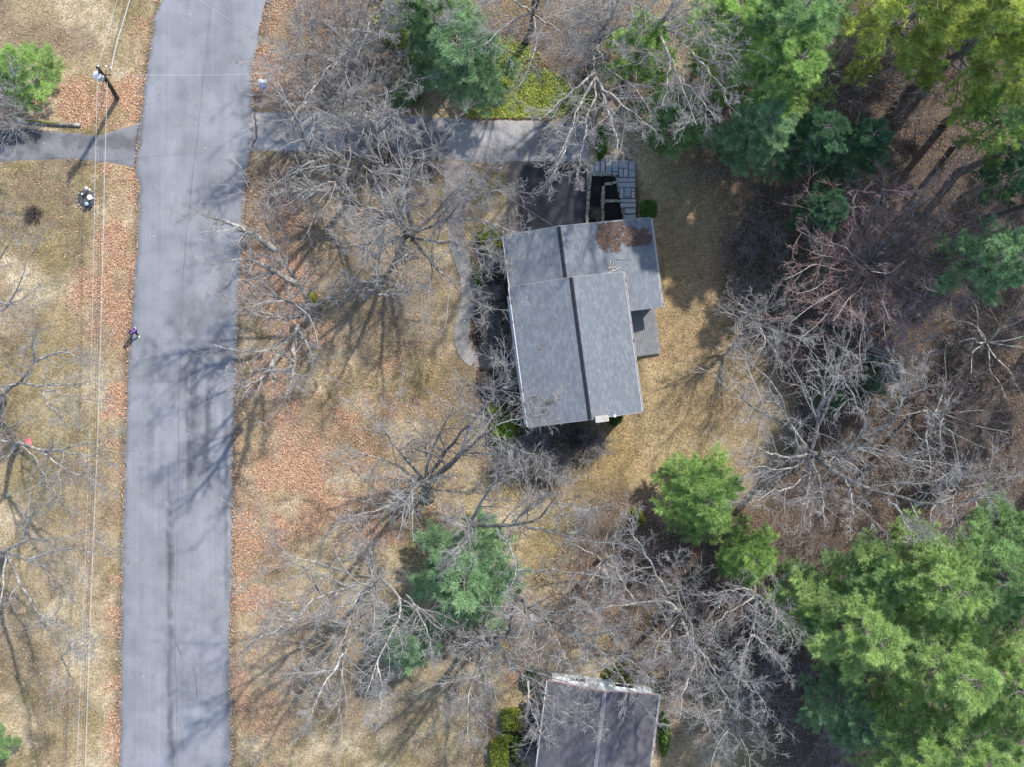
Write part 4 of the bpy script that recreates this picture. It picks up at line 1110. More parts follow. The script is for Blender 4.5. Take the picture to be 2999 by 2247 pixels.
bare_tree((14, 1635), (16, 1612, 4.5), [
    (5, 12, [(25, 1618), (68, 1579), (127, 1583), (169, 1587), (220, 1570), (275, 1549)], True, 0.1), (8, 13, [(65, 1582), (76, 1549), (89, 1507), (127, 1482), (185, 1455)], False, 0.07), (5, 12, [(34, 1630), (76, 1642), (148, 1667), (199, 1728), (226, 1764)], True, 0.1), (7, 13, [(80, 1640), (122, 1628), (204, 1601), (240, 1610), (317, 1633), (370, 1636)], False, 0.08),
    (5, 15, [(20, 1660), (59, 1719), (81, 1755), (136, 1832), (167, 1895), (199, 1968), (226, 2022), (253, 2067), (300, 2110)], True, 0.15), (9, 14, [(113, 1800), (181, 1832), (217, 1859), (275, 1900)], False, 0.07), (6, 12, [(10, 1700), (0, 1790), (-20, 1860)], True, 0.08), (12, 15, [(180, 1925), (215, 1900), (270, 1890)], False, 0.05)],
    "bare tree with a stout grey trunk at the left edge, lowest of three", 123, 0.38, k1=7, k2=6)
bare_tree((-95, 860), (-80, 850, 4.0), [(5, 13, [(-30, 900), (10, 925), (30, 880), (70, 800), (90, 740)], True, 0.1), (5, 12, [(-40, 800), (0, 760), (40, 690), (60, 620)], True, 0.09), (6, 12, [(-20, 870), (40, 900), (90, 850), (120, 830)], True, 0.07)], "bare branches reaching in from the left edge below the driveway", 124, 0.3, k1=6, k2=5)
bare_tree((-70, 330), (-60, 325, 3.0), [(4, 10, [(-20, 310), (20, 305), (50, 300)], True, 0.06), (4, 10, [(-20, 350), (30, 360), (75, 370)], True, 0.06), (4, 9, [(-10, 270), (20, 240), (40, 250)], True, 0.05)], "bare twigs at the left edge above the mossy log", 125, 0.2, k1=8)
# wood on the right
for k, (bx, by, fx, fy, fz, n, cr, hh, lab, tg) in enumerate((
        (2400, 260, 2425, 215, 5.0, 15, 5.4, 17, "brownish bare tree between the two bright pines at the top right", 'twig_brown'),
        (2690, 1200, 2740, 1210, 6.0, 10, 5.0, 14, "hazy grey bare tree right of the big pale one", 'twig_brown'),
        (2820, 1010, 2890, 1000, 6.0, 10, 5.0, 14, "dim bare tree in the wood below the blue-green pine", 'twig_brown'),
        (2750, 1420, 2800, 1430, 5.0, 9, 4.5, 12, "bare tree in the wood just above the big pines", 'twig'),
        (2190, 960, 2215, 945, 4.0, 11, 4.2, 12, "bare tree at the yard edge left of the red-budded one", 'twig'),
        (2570, 1040, 2600, 1030, 5.0, 9, 4.0, 12, "bare tree between the red-budded tree and the big pale tree", 'twig'),
        (2120, 2030, 2150, 2060, 4.0, 9, 4.2, 13, "bare tree near the bottom edge left of the big pines", 'twig'),
        (1760, 1640, 1765, 1650, 3.0, 9, 3.6, 8, "low bushy bare tree in the leaf litter above the bottom house", 'twig_brown'),
        (2630, 760, 2680, 750, 6.0, 11, 4.6, 16, "dim brown bare tree left of the blue-green pine", 'twig_brown'))):
    bare_tree((bx, by), (fx, fy, fz), [], lab, 140 + k, 0.2, auto=(n, cr, hh), twig=tg, k1=7, k2=6, k3=3, lf1=0.34)

# ------------------------------------------------------------------ evergreens
def pine_proto(h, R, seed, kk=8, nt=6, low=0.3, blades=11, blen=0.3, shape=0.8, r=0.3):
    """white pine at the origin: whorls of flat boughs with plumes of needles -> meshes of trunk, boughs, crown"""
    rng = np.random.default_rng(seed)
    b = np.zeros(3)
    tp = np.stack([np.array([0, 0, -0.1 + (h + 0.1) * s]) + np.r_[rng.normal(size=2) * 0.05 * s, 0] for s in np.linspace(0, 1, 9)])
    m_ = MB(); m_.tube(tp, r * (1 - 0.92 * np.linspace(0, 1, 9)), 8); trunk = m_.mesh("trunk", M['pinebark'], True)
    z0 = h * low
    nw = max(5, int((h - z0) / 1.0)); P = []; Rr = []
    for w in range(nw):
        u = (w + rng.random() * 0.6) / nw
        nb = 4 + int(rng.random() * 2.5)
        a0 = rng.random() * 6.28
        for k in range(nb):
            az = a0 + 6.283 * (k + 0.5 * (rng.random() - .5)) / nb
            Ln = R * (0.16 + 0.84 * (1 - u) ** shape) * (0.6 + 0.5 * rng.random()) * (0.75 + 0.25 * min(1, u * 4))
            s = np.linspace(0, 1, 7)
            drop = (0.28 * (u - 0.25)) * Ln
            z = b[2] + z0 + (h - z0) * u + drop * s + 0.12 * Ln * s * s
            az_s = az + 0.25 * (rng.random() - 0.5) * s
            P.append(np.stack([b[0] + np.cos(az_s) * Ln * s, b[1] + np.sin(az_s) * Ln * s, z], 1)); Rr.append(np.linspace(0.012 * Ln + 0.012, 0.01, 7))
    P = np.array(P); Rr = np.array(Rr)
    NB = len(P)
    # side shoots lie flat, left and right of the bough
    t = 0.34 + 0.66 * (np.arange(kk)[None] + rng.random((NB, kk))) / kk
    f = t * 6; i0 = np.clip(f.astype(int), 0, 5); fr = (f - i0)[..., None]; ar = np.arange(NB)[:, None]
    A, B = P[ar, i0], P[ar, i0 + 1]
    p0 = A * (1 - fr) + B * fr; tan = unit(B - A)
    side = unit(np.cross(tan, np.array([0, 0, 1.0]))) * np.where(np.arange(kk)[None, :, None] % 2 == 0, 1, -1)
    ang = np.radians(30 + 35 * rng.random((NB, kk, 1)))
    d = unit(tan * np.cos(ang) + side * np.sin(ang) + np.array([0, 0, 0.12]) + rng.normal(size=p0.shape) * 0.12)
    Lb = np.linalg.norm(P[:, -1] - P[:, 0], axis=1)[:, None]
    ln = (0.28 * Lb * (1.2 - t) + 0.3) * (0.7 + 0.5 * rng.random((NB, kk)))
    V, Q = join_tubes([(P, Rr, 5), (np.stack([p0, p0 + d * ln[..., None]], 2).reshape(-1, 2, 3), np.full((NB * kk, 2), 0.009), 3)])
    boughs = mesh_np("boughs", V, Q, mats=[M['pinebark']])
    # plumes
    s = ((np.arange(nt) + 0.6) / nt)[None, None, :, None] + (rng.random((NB, kk, nt, 1)) - 0.5) * 0.2
    tp_ = p0[:, :, None] + d[:, :, None] * ln[:, :, None, None] * s + rng.normal(size=(NB, kk, nt, 3)) * 0.05
    dirn = np.broadcast_to(d[:, :, None], tp_.shape)
    bvar = rng.random((NB, 1, 1, 1)); svar = rng.random((NB, kk, 1, 1)); tvar = rng.random((NB, kk, nt, 1))
    mix = np.clip(0.45 * bvar + 0.35 * svar + 0.35 * tvar - 0.1, 0, 1)
    colr = 0.4 * (1 - mix) + np.array([1.0, 0.88, 0.8]) * mix
    colr = np.broadcast_to(colr, tp_.shape)
    tp_ = tp_.reshape(-1, 1, 3); dirn = dirn.reshape(-1, 1, 3); colr = colr.reshape(-1, 1, 3)
    n = len(tp_)
    bd = unit(dirn * 0.75 + rng.normal(size=(n, blades, 3)) * 0.55 + np.array([0, 0, 0.16]))
    bl = blen * (0.6 + 0.7 * rng.random((n, blades, 1)))
    wv = unit(np.cross(bd, rng.normal(size=(n, blades, 3)))) * (0.013 + 0.01 * rng.random((n, blades, 1)))
    Vt = np.stack([tp_ + wv, tp_ - wv, tp_ + bd * bl], 2).reshape(-1, 3)
    Ct = np.broadcast_to((colr * (0.75 + 0.5 * rng.random((n, blades, 1))))[:, :, None], (n, blades, 3, 3)).reshape(-1, 3)
    q = np.arange(n * blades)[:, None] * 3 + np.arange(3)[None]
    return trunk, boughs, mesh_np("crown", Vt, tris=q, col=Ct, mats=[M['needle']])


PROTO = {}
def proto(kind, k):
    """a few pines of each build; every tree in the scene is a turned and scaled copy of one"""
    if (kind, k) not in PROTO:
        PROTO[kind, k] = {'big': lambda: pine_proto(20, 5, 3000 + k, kk=11, nt=8, low=0.36, blades=18, blen=0.34),
                          'small': lambda: pine_proto(9, 3, 3100 + k, kk=10, nt=7, low=0.1, blades=18, blen=0.3, r=0.13),
                          'high': lambda: pine_proto(24, 4, 3200 + k, kk=9, nt=7, low=0.72, blades=16, blen=0.33, shape=0.6, r=0.34)}[kind]()
    return PROTO[kind, k]


def pine(cpx, cpy, h, R, hue, label, seed, kind=None, cat="tree", name="pine_tree"):
    """(cpx, cpy) is where the middle of the crown shows"""
    rng = np.random.default_rng(seed)
    kind = kind or ('big' if h > 12.5 else 'small')
    h0, R0 = {'big': (20, 5), 'small': (9, 3), 'high': (24, 4)}[kind]
    b = W(cpx, cpy, 0.62 * h); b[2] = float(gz(b[0], b[1]))
    tree = thing(name, b, label, cat)
    rz = rng.random() * 6.28
    for nm, me in zip(("trunk", "boughs", "crown"), proto(kind, seed % (3 if kind != 'high' else 2))):
        o = link(nm, me, tree, "stuff" if nm == "boughs" else None)
        o.matrix_parent_inverse = Matrix.Identity(4)
        o.rotation_euler = (0, 0, rz); o.scale = (R / R0, R / R0, h / h0)
        if nm == "crown":
            o.color = (*hue, 1)
    return tree


G_YEL = (0.54, 0.8, 0.32); G_MID = (0.42, 0.7, 0.32); G_BRI = (0.52, 0.82, 0.29)
G_BLU = (0.41, 0.68, 0.39); G_DRK = (0.19, 0.39, 0.22); G_OLI = (0.66, 0.84, 0.24)
PINES = [
    (2310, 80, 20, 5.0, G_MID, "tall green pine at the top edge right of centre"),
    (2290, 230, 19, 4.6, G_BRI, "bright green pine above the dark hemlocks beside the yard"),
    (2130, 70, 16, 4.2, G_BRI, "green pine behind the bare twigs at the top edge"),
    (2210, 390, 15, 3.8, G_BLU, "dark green pine at the top corner of the back yard"),
    (1985, 330, 10, 3.0, G_MID, "feathery green pine right of the stone steps, half hidden by twigs"),
    (1880, 130, 11, 3.4, G_BRI, "light green pine under the pale-trunked bare tree"),
    (2370, 410, 15, 3.6, G_DRK, "shaded dark hemlock at the yard's upper edge"),
    (2505, 430, 14, 3.2, G_DRK, "small shaded hemlock right of the yard's upper edge"),
    (1345, 150, 11, 4.6, G_BLU, "soft blue-green pine beside the leafy ground cover"),
    (1265, 20, 12, 4.0, G_MID, "soft green pine at the top edge left of centre"),
    (2680, 40, 23, 5.3, G_OLI, "yellow-green pine at the top right, left of two"),
    (2870, 110, 24, 5.3, G_OLI, "yellow-green pine in the top right corner"),
    (2990, 20, 23, 5.0, G_YEL, "green pine filling the extreme top right corner"),
    (2975, 330, 20, 3.6, G_BRI, "green pine cut by the right edge below the corner"),
    (2985, 500, 18, 2.6, G_DRK, "dark pine cut by the right edge above the leaning trunks"),
    (2900, 770, 22, 3.6, G_BLU, "blue-green pine at the right edge"),
    (2065, 1460, 9, 4.0, G_BRI, "bright green young pine at the lower corner of the back yard"),
    (2200, 1630, 8, 2.9, G_BRI, "small green pine below the bright young one"),
    (1365, 1685, 11, 5.0, G_BLU, "green pine in the middle of the lawn at the bottom"),
    (1190, 1880, 6.5, 2.9, G_BLU, "low green pine under the large lower-left bare tree"),
    (2500, 1830, 19, 5.0, G_YEL, "pine at the lower right, leftmost of the big group"),
    (2720, 1690, 21, 4.8, G_YEL, "pine at the lower right, topmost of the big group"),
    (2950, 1700, 22, 5.0, G_MID, "pine at the right edge in the big lower group"),
    (2740, 1930, 22, 5.2, G_YEL, "pine in the middle of the big lower-right group"),
    (2940, 1990, 24, 5.0, G_YEL, "pine in the big lower-right group, at the right edge near the bottom"),
    (2480, 2080, 14, 3.6, G_BLU, "shaded blue-green pine at the bottom edge of the big group"),
    (2640, 2170, 20, 4.6, G_YEL, "pine at the bottom edge, left of the tall corner pine"),
    (2560, 1700, 15, 3.8, G_MID, "softer green pine above the leftmost of the big group"),
    (2380, 1780, 11, 3.4, G_MID, "low spreading pine at the left fringe of the big group"),
    (2800, 2170, 23, 5.0, G_YEL, "tall pine at the bottom edge in the lower right corner"),
    (2960, 1560, 16, 3.2, G_MID, "green pine at the right edge above the big group"),
    (55, 200, 7, 2.9, G_BRI, "light green pine at the left edge above the left driveway"),
    (-20, 2190, 5, 1.6, G_MID, "bit of green pine at the lower left edge"),
    (2590, 1090, 7, 1.8, G_DRK, "small dark green pine under the big pale bare tree"),
    (2430, 1170, 6, 1.5, G_DRK, "little dark hemlock among the big pale tree's left limbs"),
    (1180, 265, 3.5, 1.4, G_MID, "small green shrubby pine near the top left verge"),
    (2400, 620, 13, 2.6, G_DRK, "small dark hemlock at the yard edge by the red-budded tree"),
]
for k, p in enumerate(PINES):
    pine(*p, 300 + k)
# tall trunks that lean out of the wood at the right edge
for k, (bx, by, tx, ty, h, r, lab) in enumerate(((2660, 385, 2990, 225, 20, 0.26, "dark leaning pine trunk in the right wood, upper of three"), (2690, 500, 3030, 400, 20, 0.22, "grey pine trunk in the right wood, middle of three"), (2840, 634, 3120, 560, 18, 0.27, "dark pine trunk at the right edge, lowest of three"))):
    pine(tx, ty, 24, 3.8, G_MID if k else G_OLI, lab, 380 + k, kind='high')


# the wood goes on beyond the frame, and shades its floor
for k, (bx, by, h) in enumerate(((3190, 260, 24), (3230, 520, 23), (3110, 900, 21), (3200, 1300, 23), (2800, -160, 22), (2420, -150, 20))):
    where = ("beyond the upper right corner", "beyond the right edge, level with the leaning trunks", "beyond the right edge, level with the blue-green pine", "beyond the right edge, level with the big pale bare tree", "beyond the top edge above the yellow-green pines", "beyond the top edge above the green pine right of centre")[k]
    tp_ = W(bx, by); sc_ = 1 / (1 - 0.62 * h / H)
    o = pine(CX + (bx - CX) * sc_, CY + (by - CY) * sc_, h, 4.2, G_MID, "tall pine of the wood " + where, 420 + k)
    o["group"] = "pines beyond the frame"

# ------------------------------------------------------------------ shrubs
def leafy(name, px, py, rx, ry, h, hue, label, seed, n=2600, leaf=0.09, square=False, cat="shrub", group=None):
    """evergreen shrub: stems and leaves spread through the outer part of a rounded volume"""
    rng = np.random.default_rng(seed)
    b = W(px, py); b[2] = float(gz(b[0], b[1]))
    o = thing(name, b, label, cat, group)
    d = unit(rng.normal(size=(n, 3))); d[:, 2] = np.abs(d[:, 2])
    e = 0.72 if square else 0.8
    if square:
        d = 0.5 * d + 0.5 * d / np.abs(d).max(1, keepdims=True)
    lump = 0.82 + 0.36 * fbm(d[:, 0] * 2 + seed, d[:, 1] * 2 + d[:, 2], 0.7, 700, 2)
    rad = (0.55 + 0.45 * rng.random((n, 1)) ** 0.5) * (lump[:, None] if not square else 1)
    p = b + d * rad * np.array([rx, ry, h]); p[:, 2] = np.maximum(p[:, 2], b[2] + 0.05)
    u = unit(rng.normal(size=(n, 3)) * 0.7 + d * 0.5); v = unit(np.cross(u, rng.normal(size=(n, 3)) + d))
    s = leaf * (0.6 + 0.8 * rng.random((n, 1)))
    V = np.stack([p - u * s, p + v * s * 0.5, p + u * s, p - v * s * 0.5], 1).reshape(-1, 3)
    m = np.clip(rng.random((n, 1)) * 0.7 + 0.3 * rng.random((n // 20 + 1, 1)).repeat(20, 0)[:n], 0, 1)
    c = np.array(hue[0]) * (1 - m) + np.array(hue[1]) * m
    link("foliage", mesh_np("foliage", V, np.arange(4 * n).reshape(-1, 4), col=np.repeat(c, 4, 0), mats=[M['greenleaf']]), o)
    P = np.stack([np.stack([b + np.array([0.1 * math.cos(a), 0.1 * math.sin(a), -0.05]), b + np.array([rx * .35 * math.cos(a), ry * .35 * math.sin(a), h * .5]), b + np.array([rx * .6 * math.cos(a), ry * .6 * math.sin(a), h * .8])]) for a in np.arange(7) * 0.9])
    V, Q = tubes(P, np.broadcast_to(np.array([0.03, 0.02, 0.01]), (7, 3)), 5)
    link("stems", mesh_np("stems", V, Q, mats=[M['bark']]), o)
    return o


S_BOX = ((0.045, 0.105, 0.018), (0.11, 0.21, 0.035)); S_YEL = ((0.09, 0.13, 0.02), (0.25, 0.28, 0.045)); S_DRK = ((0.04, 0.08, 0.02), (0.1, 0.16, 0.04)); S_LIME = ((0.11, 0.2, 0.02), (0.3, 0.42, 0.045))
leafy("evergreen_shrub", 1896, 616, 0.62, 0.66, 1.0, S_BOX, "clipped round green shrub at the rear corner of the garage roof", 1, 3600, 0.07, square=True)
leafy("evergreen_shrub", 1762, 420, 0.45, 1.3, 0.9, S_BOX, "green shrub growing above the stone steps", 2, 2200)
leafy("evergreen_shrub", 1435, 700, 0.9, 1.1, 1.3, S_YEL, "olive green shrub beside the corner of the garage roof", 3, 2600)
leafy("evergreen_shrub", 1412, 808, 0.75, 0.9, 1.1, S_BOX, "green shrub between the paver path and the house front", 4, 2200)
leafy("evergreen_shrub", 1480, 1268, 1.15, 1.25, 1.7, S_LIME, "bright lime green shrub at the lower left house corner", 5, 3600, 0.11)
leafy("evergreen_shrub", 1525, 1262, 0.7, 0.8, 1.1, S_BOX, "darker green shrub close under the lower left roof corner", 6, 1800)
leafy("evergreen_shrub", 1455, 1200, 0.75, 0.8, 1.3, S_YEL, "green shrub by the house front above the lime one", 7, 1600)
leafy("evergreen_shrub", 1800, 1228, 0.6, 0.45, 0.8, S_DRK, "small dark shrub at the foot of the chimney", 8, 1300)
leafy("clipped_hedge", 1500, 2105, 0.85, 0.85, 1.2, S_YEL, "clipped green hedge left of the bottom house, upper of three", 9, 3000, 0.07, square=True)
leafy("clipped_hedge", 1463, 2205, 0.75, 1.15, 1.2, S_YEL, "clipped green hedge left of the bottom house, at the bottom edge", 10, 3600, 0.07, square=True)
leafy("evergreen_shrub", 1523, 2195, 0.85, 1.2, 1.1, S_DRK, "darker loose shrub between the clipped hedge and the bottom house", 11, 3000)
leafy("evergreen_shrub", 1480, 2160, 0.6, 0.4, 0.9, S_YEL, "small clipped shrub in the gap of the bottom hedges", 12, 1400)
leafy("evergreen_shrub", 1820, 1975, 1.5, 0.8, 1.3, S_YEL, "yellow-green shrub behind the pale gable of the bottom house", 13, 3200)
leafy("evergreen_shrub", 1905, 2010, 0.8, 0.75, 1.2, S_DRK, "green shrub at the right corner of the bottom house", 14, 1800)
leafy("evergreen_shrub", 1945, 2150, 0.4, 1.6, 0.9, S_BOX, "narrow green shrub along the right side of the bottom house", 15, 2000)
leafy("evergreen_shrub", 1865, 1515, 0.55, 0.75, 0.9, S_YEL, "small green shrub in leaf litter left of the young pines", 16, 1100)
leafy("evergreen_shrub", 1555, 1990, 0.8, 0.9, 1.0, S_DRK, "dull green shrub at the upper left corner of the bottom house", 17, 1500)
leafy("evergreen_shrub", 1200, 285, 0.8, 0.5, 0.8, S_DRK, "small green shrub above the right-hand driveway", 18, 1200)


def brush(N, place, h, stems, seed, k1=5, k2=3, spread=0.5, tw=0.008):
    """many-stemmed leafless bushes: polylines of the stems and two orders of twigs"""
    rng = np.random.default_rng(seed)
    base = np.array(place)
    p0 = np.repeat(base, stems, 0); n = len(p0)
    az = rng.random(n) * 6.283; out = spread * (0.3 + 0.7 * rng.random(n)); hh = h * (0.6 + 0.5 * rng.random(n))
    s = np.linspace(0, 1, 5)
    P = p0[:, None] + np.stack([np.cos(az)[:, None] * out[:, None] * s, np.sin(az)[:, None] * out[:, None] * s, hh[:, None] * s ** 0.85], -1)
    P[:, 1:] += rng.normal(size=(n, 4, 3)) * 0.06 * h
    R = np.broadcast_to(np.linspace(0.018, 0.009, 5), (n, 5)).copy()
    P1, R1 = grow(P, R, k1, 0.25, 1, 0.42, 45, 0.1, 2, rng, rmin=tw * 1.2, lmin=0.3, lmax=1.4)
    P2, R2 = grow(P1, R1, k2, 0.2, 1, 0.55, 45, 0.06, 1, rng, rmin=tw, lmin=0.2, lmax=0.7, taper=0.7)
    return join_tubes([(P, R, 4), (P1, R1, 3), (P2, R2, 3)])


def bare_shrub(px, py, r, h, label, seed, stems=12, m='twig', tw=0.011):
    b = W(px, py); b[2] = float(gz(b[0], b[1]))
    rng = np.random.default_rng(seed)
    o = thing("bare_shrub", b, label, "shrub")
    pl = [b + np.r_[rng.normal(size=2) * r * 0.3, -0.05] for _ in range(5)]
    V, Q = brush(5, pl, h, stems, seed, spread=r * 0.8, tw=tw)
    link("branches", mesh_np("branches", V, Q, mats=[M[m]]), o)


bare_shrub(1440, 880, 1.2, 1.9, "leafless shrub by the house front beside the path bend", 21)
bare_shrub(1450, 945, 1.1, 1.8, "leafless shrub by the house front above the entry walk", 22)
bare_shrub(1432, 985, 0.6, 1.2, "leafless shrub in the angle of path and entry walk", 23)
bare_shrub(1425, 1112, 0.7, 1.2, "leafless shrub just below the entry walk", 24, m='twig_brown')
bare_shrub(1465, 1140, 0.9, 1.6, "leafless shrub against the house front below the step", 25)
bare_shrub(1440, 765, 0.9, 1.6, "leafless shrub between two green ones at the garage front", 26)
bare_shrub(1545, 1320, 1.6, 2.6, "dense grey leafless shrub below the lower left roof corner", 27, 18)
bare_shrub(1620, 1350, 1.5, 2.3, "dense grey leafless shrub below the middle of the south gable", 28, 18)
bare_shrub(1690, 1290, 1.5, 2.2, "leafless shrub under the south gable left of the chimney", 29, 16, m='twig_brown')
bare_shrub(1740, 1320, 1.2, 2.0, "leafless shrub below the chimney", 30, 14)
bare_shrub(1470, 1350, 1.2, 2.0, "leafless shrub below the lime green one", 31, 12)
bare_shrub(1590, 1270, 1.1, 1.9, "leafless shrub tight under the south gable's left half", 32, 12)
bare_shrub(1748, 627, 0.38, 0.5, "small tan dried grass clump in the mulch bed", 33, 8, m='twig_brown')
bare_shrub(1555, 2100, 1.0, 1.8, "leafless shrub along the left wall of the bottom house", 34, 12, m='twig_brown')
bare_shrub(1560, 2200, 0.9, 1.7, "leafless shrub at the bottom edge by the left wall of the bottom house", 35, 12)
bare_shrub(105, 625, 0.7, 0.6, "low brown dead shrub on the left lawn", 36, 10, m='twig_brown')
bare_shrub(1250, 490, 1.3, 1.4, "dark leafless shrub below the right-hand driveway", 37, 14, m='twig_brown')
bare_shrub(1120, 480, 1.2, 1.3, "dark leafless shrub under the driveway-side bare tree", 38, 14, m='twig_brown')

# undergrowth of the wood: one tangle
rng = np.random.default_rng(77)
pl = []
while len(pl) < 300:
    px, py = rng.random() * 1050 + 1950, rng.random() * 2300 - 20
    x, y = (px - CX) / PPM, (CY - py) / PPM
    if zones(np.array([x]), np.array([y]))['wood'][0] > 0.6:
        pl.append(np.array([x, y, float(gz(x, y)) - 0.05]))
for cx, cy, sp, n in ((1800, 1690, 110, 22), (1700, 1830, 120, 16), (1150, 120, 140, 16), (900, 220, 80, 10), (2450, 230, 90, 14), (1950, 1950, 80, 12), (1640, 160, 70, 8)):
    for _ in range(n):
        px, py = cx + rng.normal() * sp, cy + rng.normal() * sp * 0.7
        if not on_paving(np.array([px]), np.array([py]))[0]:
            pl.append(np.r_[W(px, py)[:2], -0.05])
V, Q = brush(len(pl), pl, 2.6, 4, 78, spread=1.3, k1=5, k2=3, tw=0.014)
tag(link("undergrowth", mesh_np("undergrowth", V, Q, mats=[M['brush']]), kind="stuff"), "tangled leafless undergrowth filling the wood floor", "undergrowth")

# ------------------------------------------------------------------ fallen leaves, grass, ground cover
def scatter(n, dens, seed, xr=(-38.5, 38.5), yr=(-29, 29)):
    rng = np.random.default_rng(seed)
    xs = []; ys = []; got = 0
    while got < n:
        x = rng.uniform(*xr, n); y = rng.uniform(*yr, n)
        k = rng.random(n) < dens(x, y)
        xs.append(x[k]); ys.append(y[k]); got += k.sum()
    return np.concatenate(xs)[:n], np.concatenate(ys)[:n]


def leaf_density(x, y):
    z = zones(x, y)
    d = 0.03 + 0.75 * z['leaf'] + 0.24 * z['wood'] * (1 - z['leaf']) * smooth((fbm(x, y, 2.5, 811) - 0.35) / 0.25) + 0.04 * z['soil']
    d = d * (0.5 + 0.9 * vnoise(x, y, 0.6, 801))
    pav = on_paving(z['px'], z['py'])
    d = np.where(pav, 0.0014 + 0.3 * (np.minimum(np.abs(z['dl']), np.abs(z['dr'])) < 4), d)
    return d


NL = 165000
lx, ly = scatter(NL, leaf_density, 5)
rng = np.random.default_rng(6)
onp = on_paving(lx * PPM + CX, CY - ly * PPM)
lz = gz(lx, ly) + 0.015 + 0.05 * rng.random(NL) + np.where(onp, 0.06, 0)
s = (0.028 + 0.032 * rng.random(NL))[:, None]
a = rng.random(NL) * 6.283; til = rng.normal(size=(NL, 2)) * 0.45
u = np.stack([np.cos(a), np.sin(a), til[:, 0]], 1) * s; v = np.stack([-np.sin(a), np.cos(a), til[:, 1]], 1) * s * 0.65
p = np.stack([lx, ly, lz + s[:, 0] * 0.3], 1)
V = np.stack([p - u, p + v, p + u, p - v], 1).reshape(-1, 3)
pal = np.array([[0.38, 0.2, 0.115], [0.45, 0.25, 0.14], [0.27, 0.14, 0.085], [0.55, 0.38, 0.27], [0.2, 0.115, 0.08], [0.45, 0.31, 0.2]])
c = pal[rng.integers(0, 6, NL)] * (0.8 + 0.4 * rng.random((NL, 1)))
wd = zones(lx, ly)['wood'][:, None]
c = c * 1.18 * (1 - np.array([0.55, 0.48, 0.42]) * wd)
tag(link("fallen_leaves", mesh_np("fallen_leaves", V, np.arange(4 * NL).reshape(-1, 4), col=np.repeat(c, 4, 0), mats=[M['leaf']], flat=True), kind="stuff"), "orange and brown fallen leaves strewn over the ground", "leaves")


def grass_density(x, y):
    z = zones(x, y)
    d = (1 - z['leaf'] * 0.8) * (1 - z['wood']) * (1 - 0.6 * z['soil']) * (0.4 + 0.8 * vnoise(x, y, 0.9, 821))
    pav = on_paving(z['px'], z['py'])
    hx = (z['px'] > 1480) & (z['px'] < 1870) & (z['py'] > 660) & (z['py'] < 1210)
    return np.where(pav | hx, 0, d)


NG = 60000
gx_, gy_ = scatter(NG, grass_density, 15)
rng = np.random.default_rng(16)
nb = 4
a = rng.random((NG, nb)) * 6.283
hgt = 0.05 + 0.07 * rng.random((NG, nb)); out = 0.05 + 0.07 * rng.random((NG, nb))
bx = gx_[:, None] + rng.normal(size=(NG, nb)) * 0.06; by = gy_[:, None] + rng.normal(size=(NG, nb)) * 0.06; bz = np.broadcast_to((gz(gx_, gy_) - 0.02)[:, None], bx.shape)
w = 0.016
b1 = np.stack([bx - np.sin(a) * w, by + np.cos(a) * w, bz], -1); b2 = np.stack([bx + np.sin(a) * w, by - np.cos(a) * w, bz], -1)
tp = np.stack([bx + np.cos(a) * out, by + np.sin(a) * out, bz + hgt], -1)
V = np.stack([b1, b2, tp], 2).reshape(-1, 3)
zz = zones(gx_, gy_)
mm = np.clip(zz['moss'] * 0.9 + rng.random(NG) * 0.25, 0, 1)[:, None]
c = np.array([0.42, 0.34, 0.2]) * (1 - mm) + np.array([0.24, 0.2, 0.09]) * mm
c = c * (0.7 + 0.55 * rng.random((NG, 1)))
tag(link("dry_grass", mesh_np("dry_grass", V, tris=np.arange(3 * nb * NG).reshape(-1, 3), col=np.repeat(c, 3 * nb, 0), mats=[M['grass']]), kind="stuff"), "short dry tan lawn grass", "grass")


def cover_density(x, y):
    px, py = x * PPM + CX, CY - y * PPM
    d = np.maximum(blob(px, py, 1540, 280, 130, 75, 0.2), blob(px, py, 1480, 330, 100, 30, 0.3))
    d = np.maximum(d, blob(px, py, 1480, 180, 80, 60, 0.4) * 0.7); d = np.maximum(d, blob(px, py, 1190, 60, 80, 75, 0.3) * 0.8); d = np.maximum(d, blob(px, py, 1215, 205, 45, 30, 0.4) * 0.6)
    d = np.maximum(d, blob(px, py, 1690, 300, 60, 40, 0.5) * 0.5)
    return d * (0.5 + 0.7 * vnoise(x, y, 0.5, 841)) * (py < 345)


NCV = 20000
cx_, cy_ = scatter(NCV, cover_density, 25, xr=(-12, 8), yr=(18, 30))
rng = np.random.default_rng(26)
p = np.stack([cx_, cy_, 0.05 + 0.18 * rng.random(NCV)], 1)
a = rng.random(NCV) * 6.283; til = rng.normal(size=(NCV, 2)) * 0.4; s = (0.05 + 0.05 * rng.random(NCV))[:, None]
u = np.stack([np.cos(a), np.sin(a), til[:, 0]], 1) * s; v = np.stack([-np.sin(a), np.cos(a), til[:, 1]], 1) * s * 0.6
V = np.stack([p - u, p + v, p + u, p - v], 1).reshape(-1, 3)
m = rng.random((NCV, 1)); c = np.array([0.09, 0.14, 0.02]) * (1 - m) + np.array([0.34, 0.4, 0.07]) * m
c = np.where(rng.random((NCV, 1)) < 0.06, np.array([0.4, 0.22, 0.1]), c)
tag(link("ground_cover", mesh_np("ground_cover", V, np.arange(4 * NCV).reshape(-1, 4), col=np.repeat(c, 4, 0), mats=[M['greenleaf']]), kind="stuff"), "yellow-green leafy ground cover above the driveway", "ground cover")

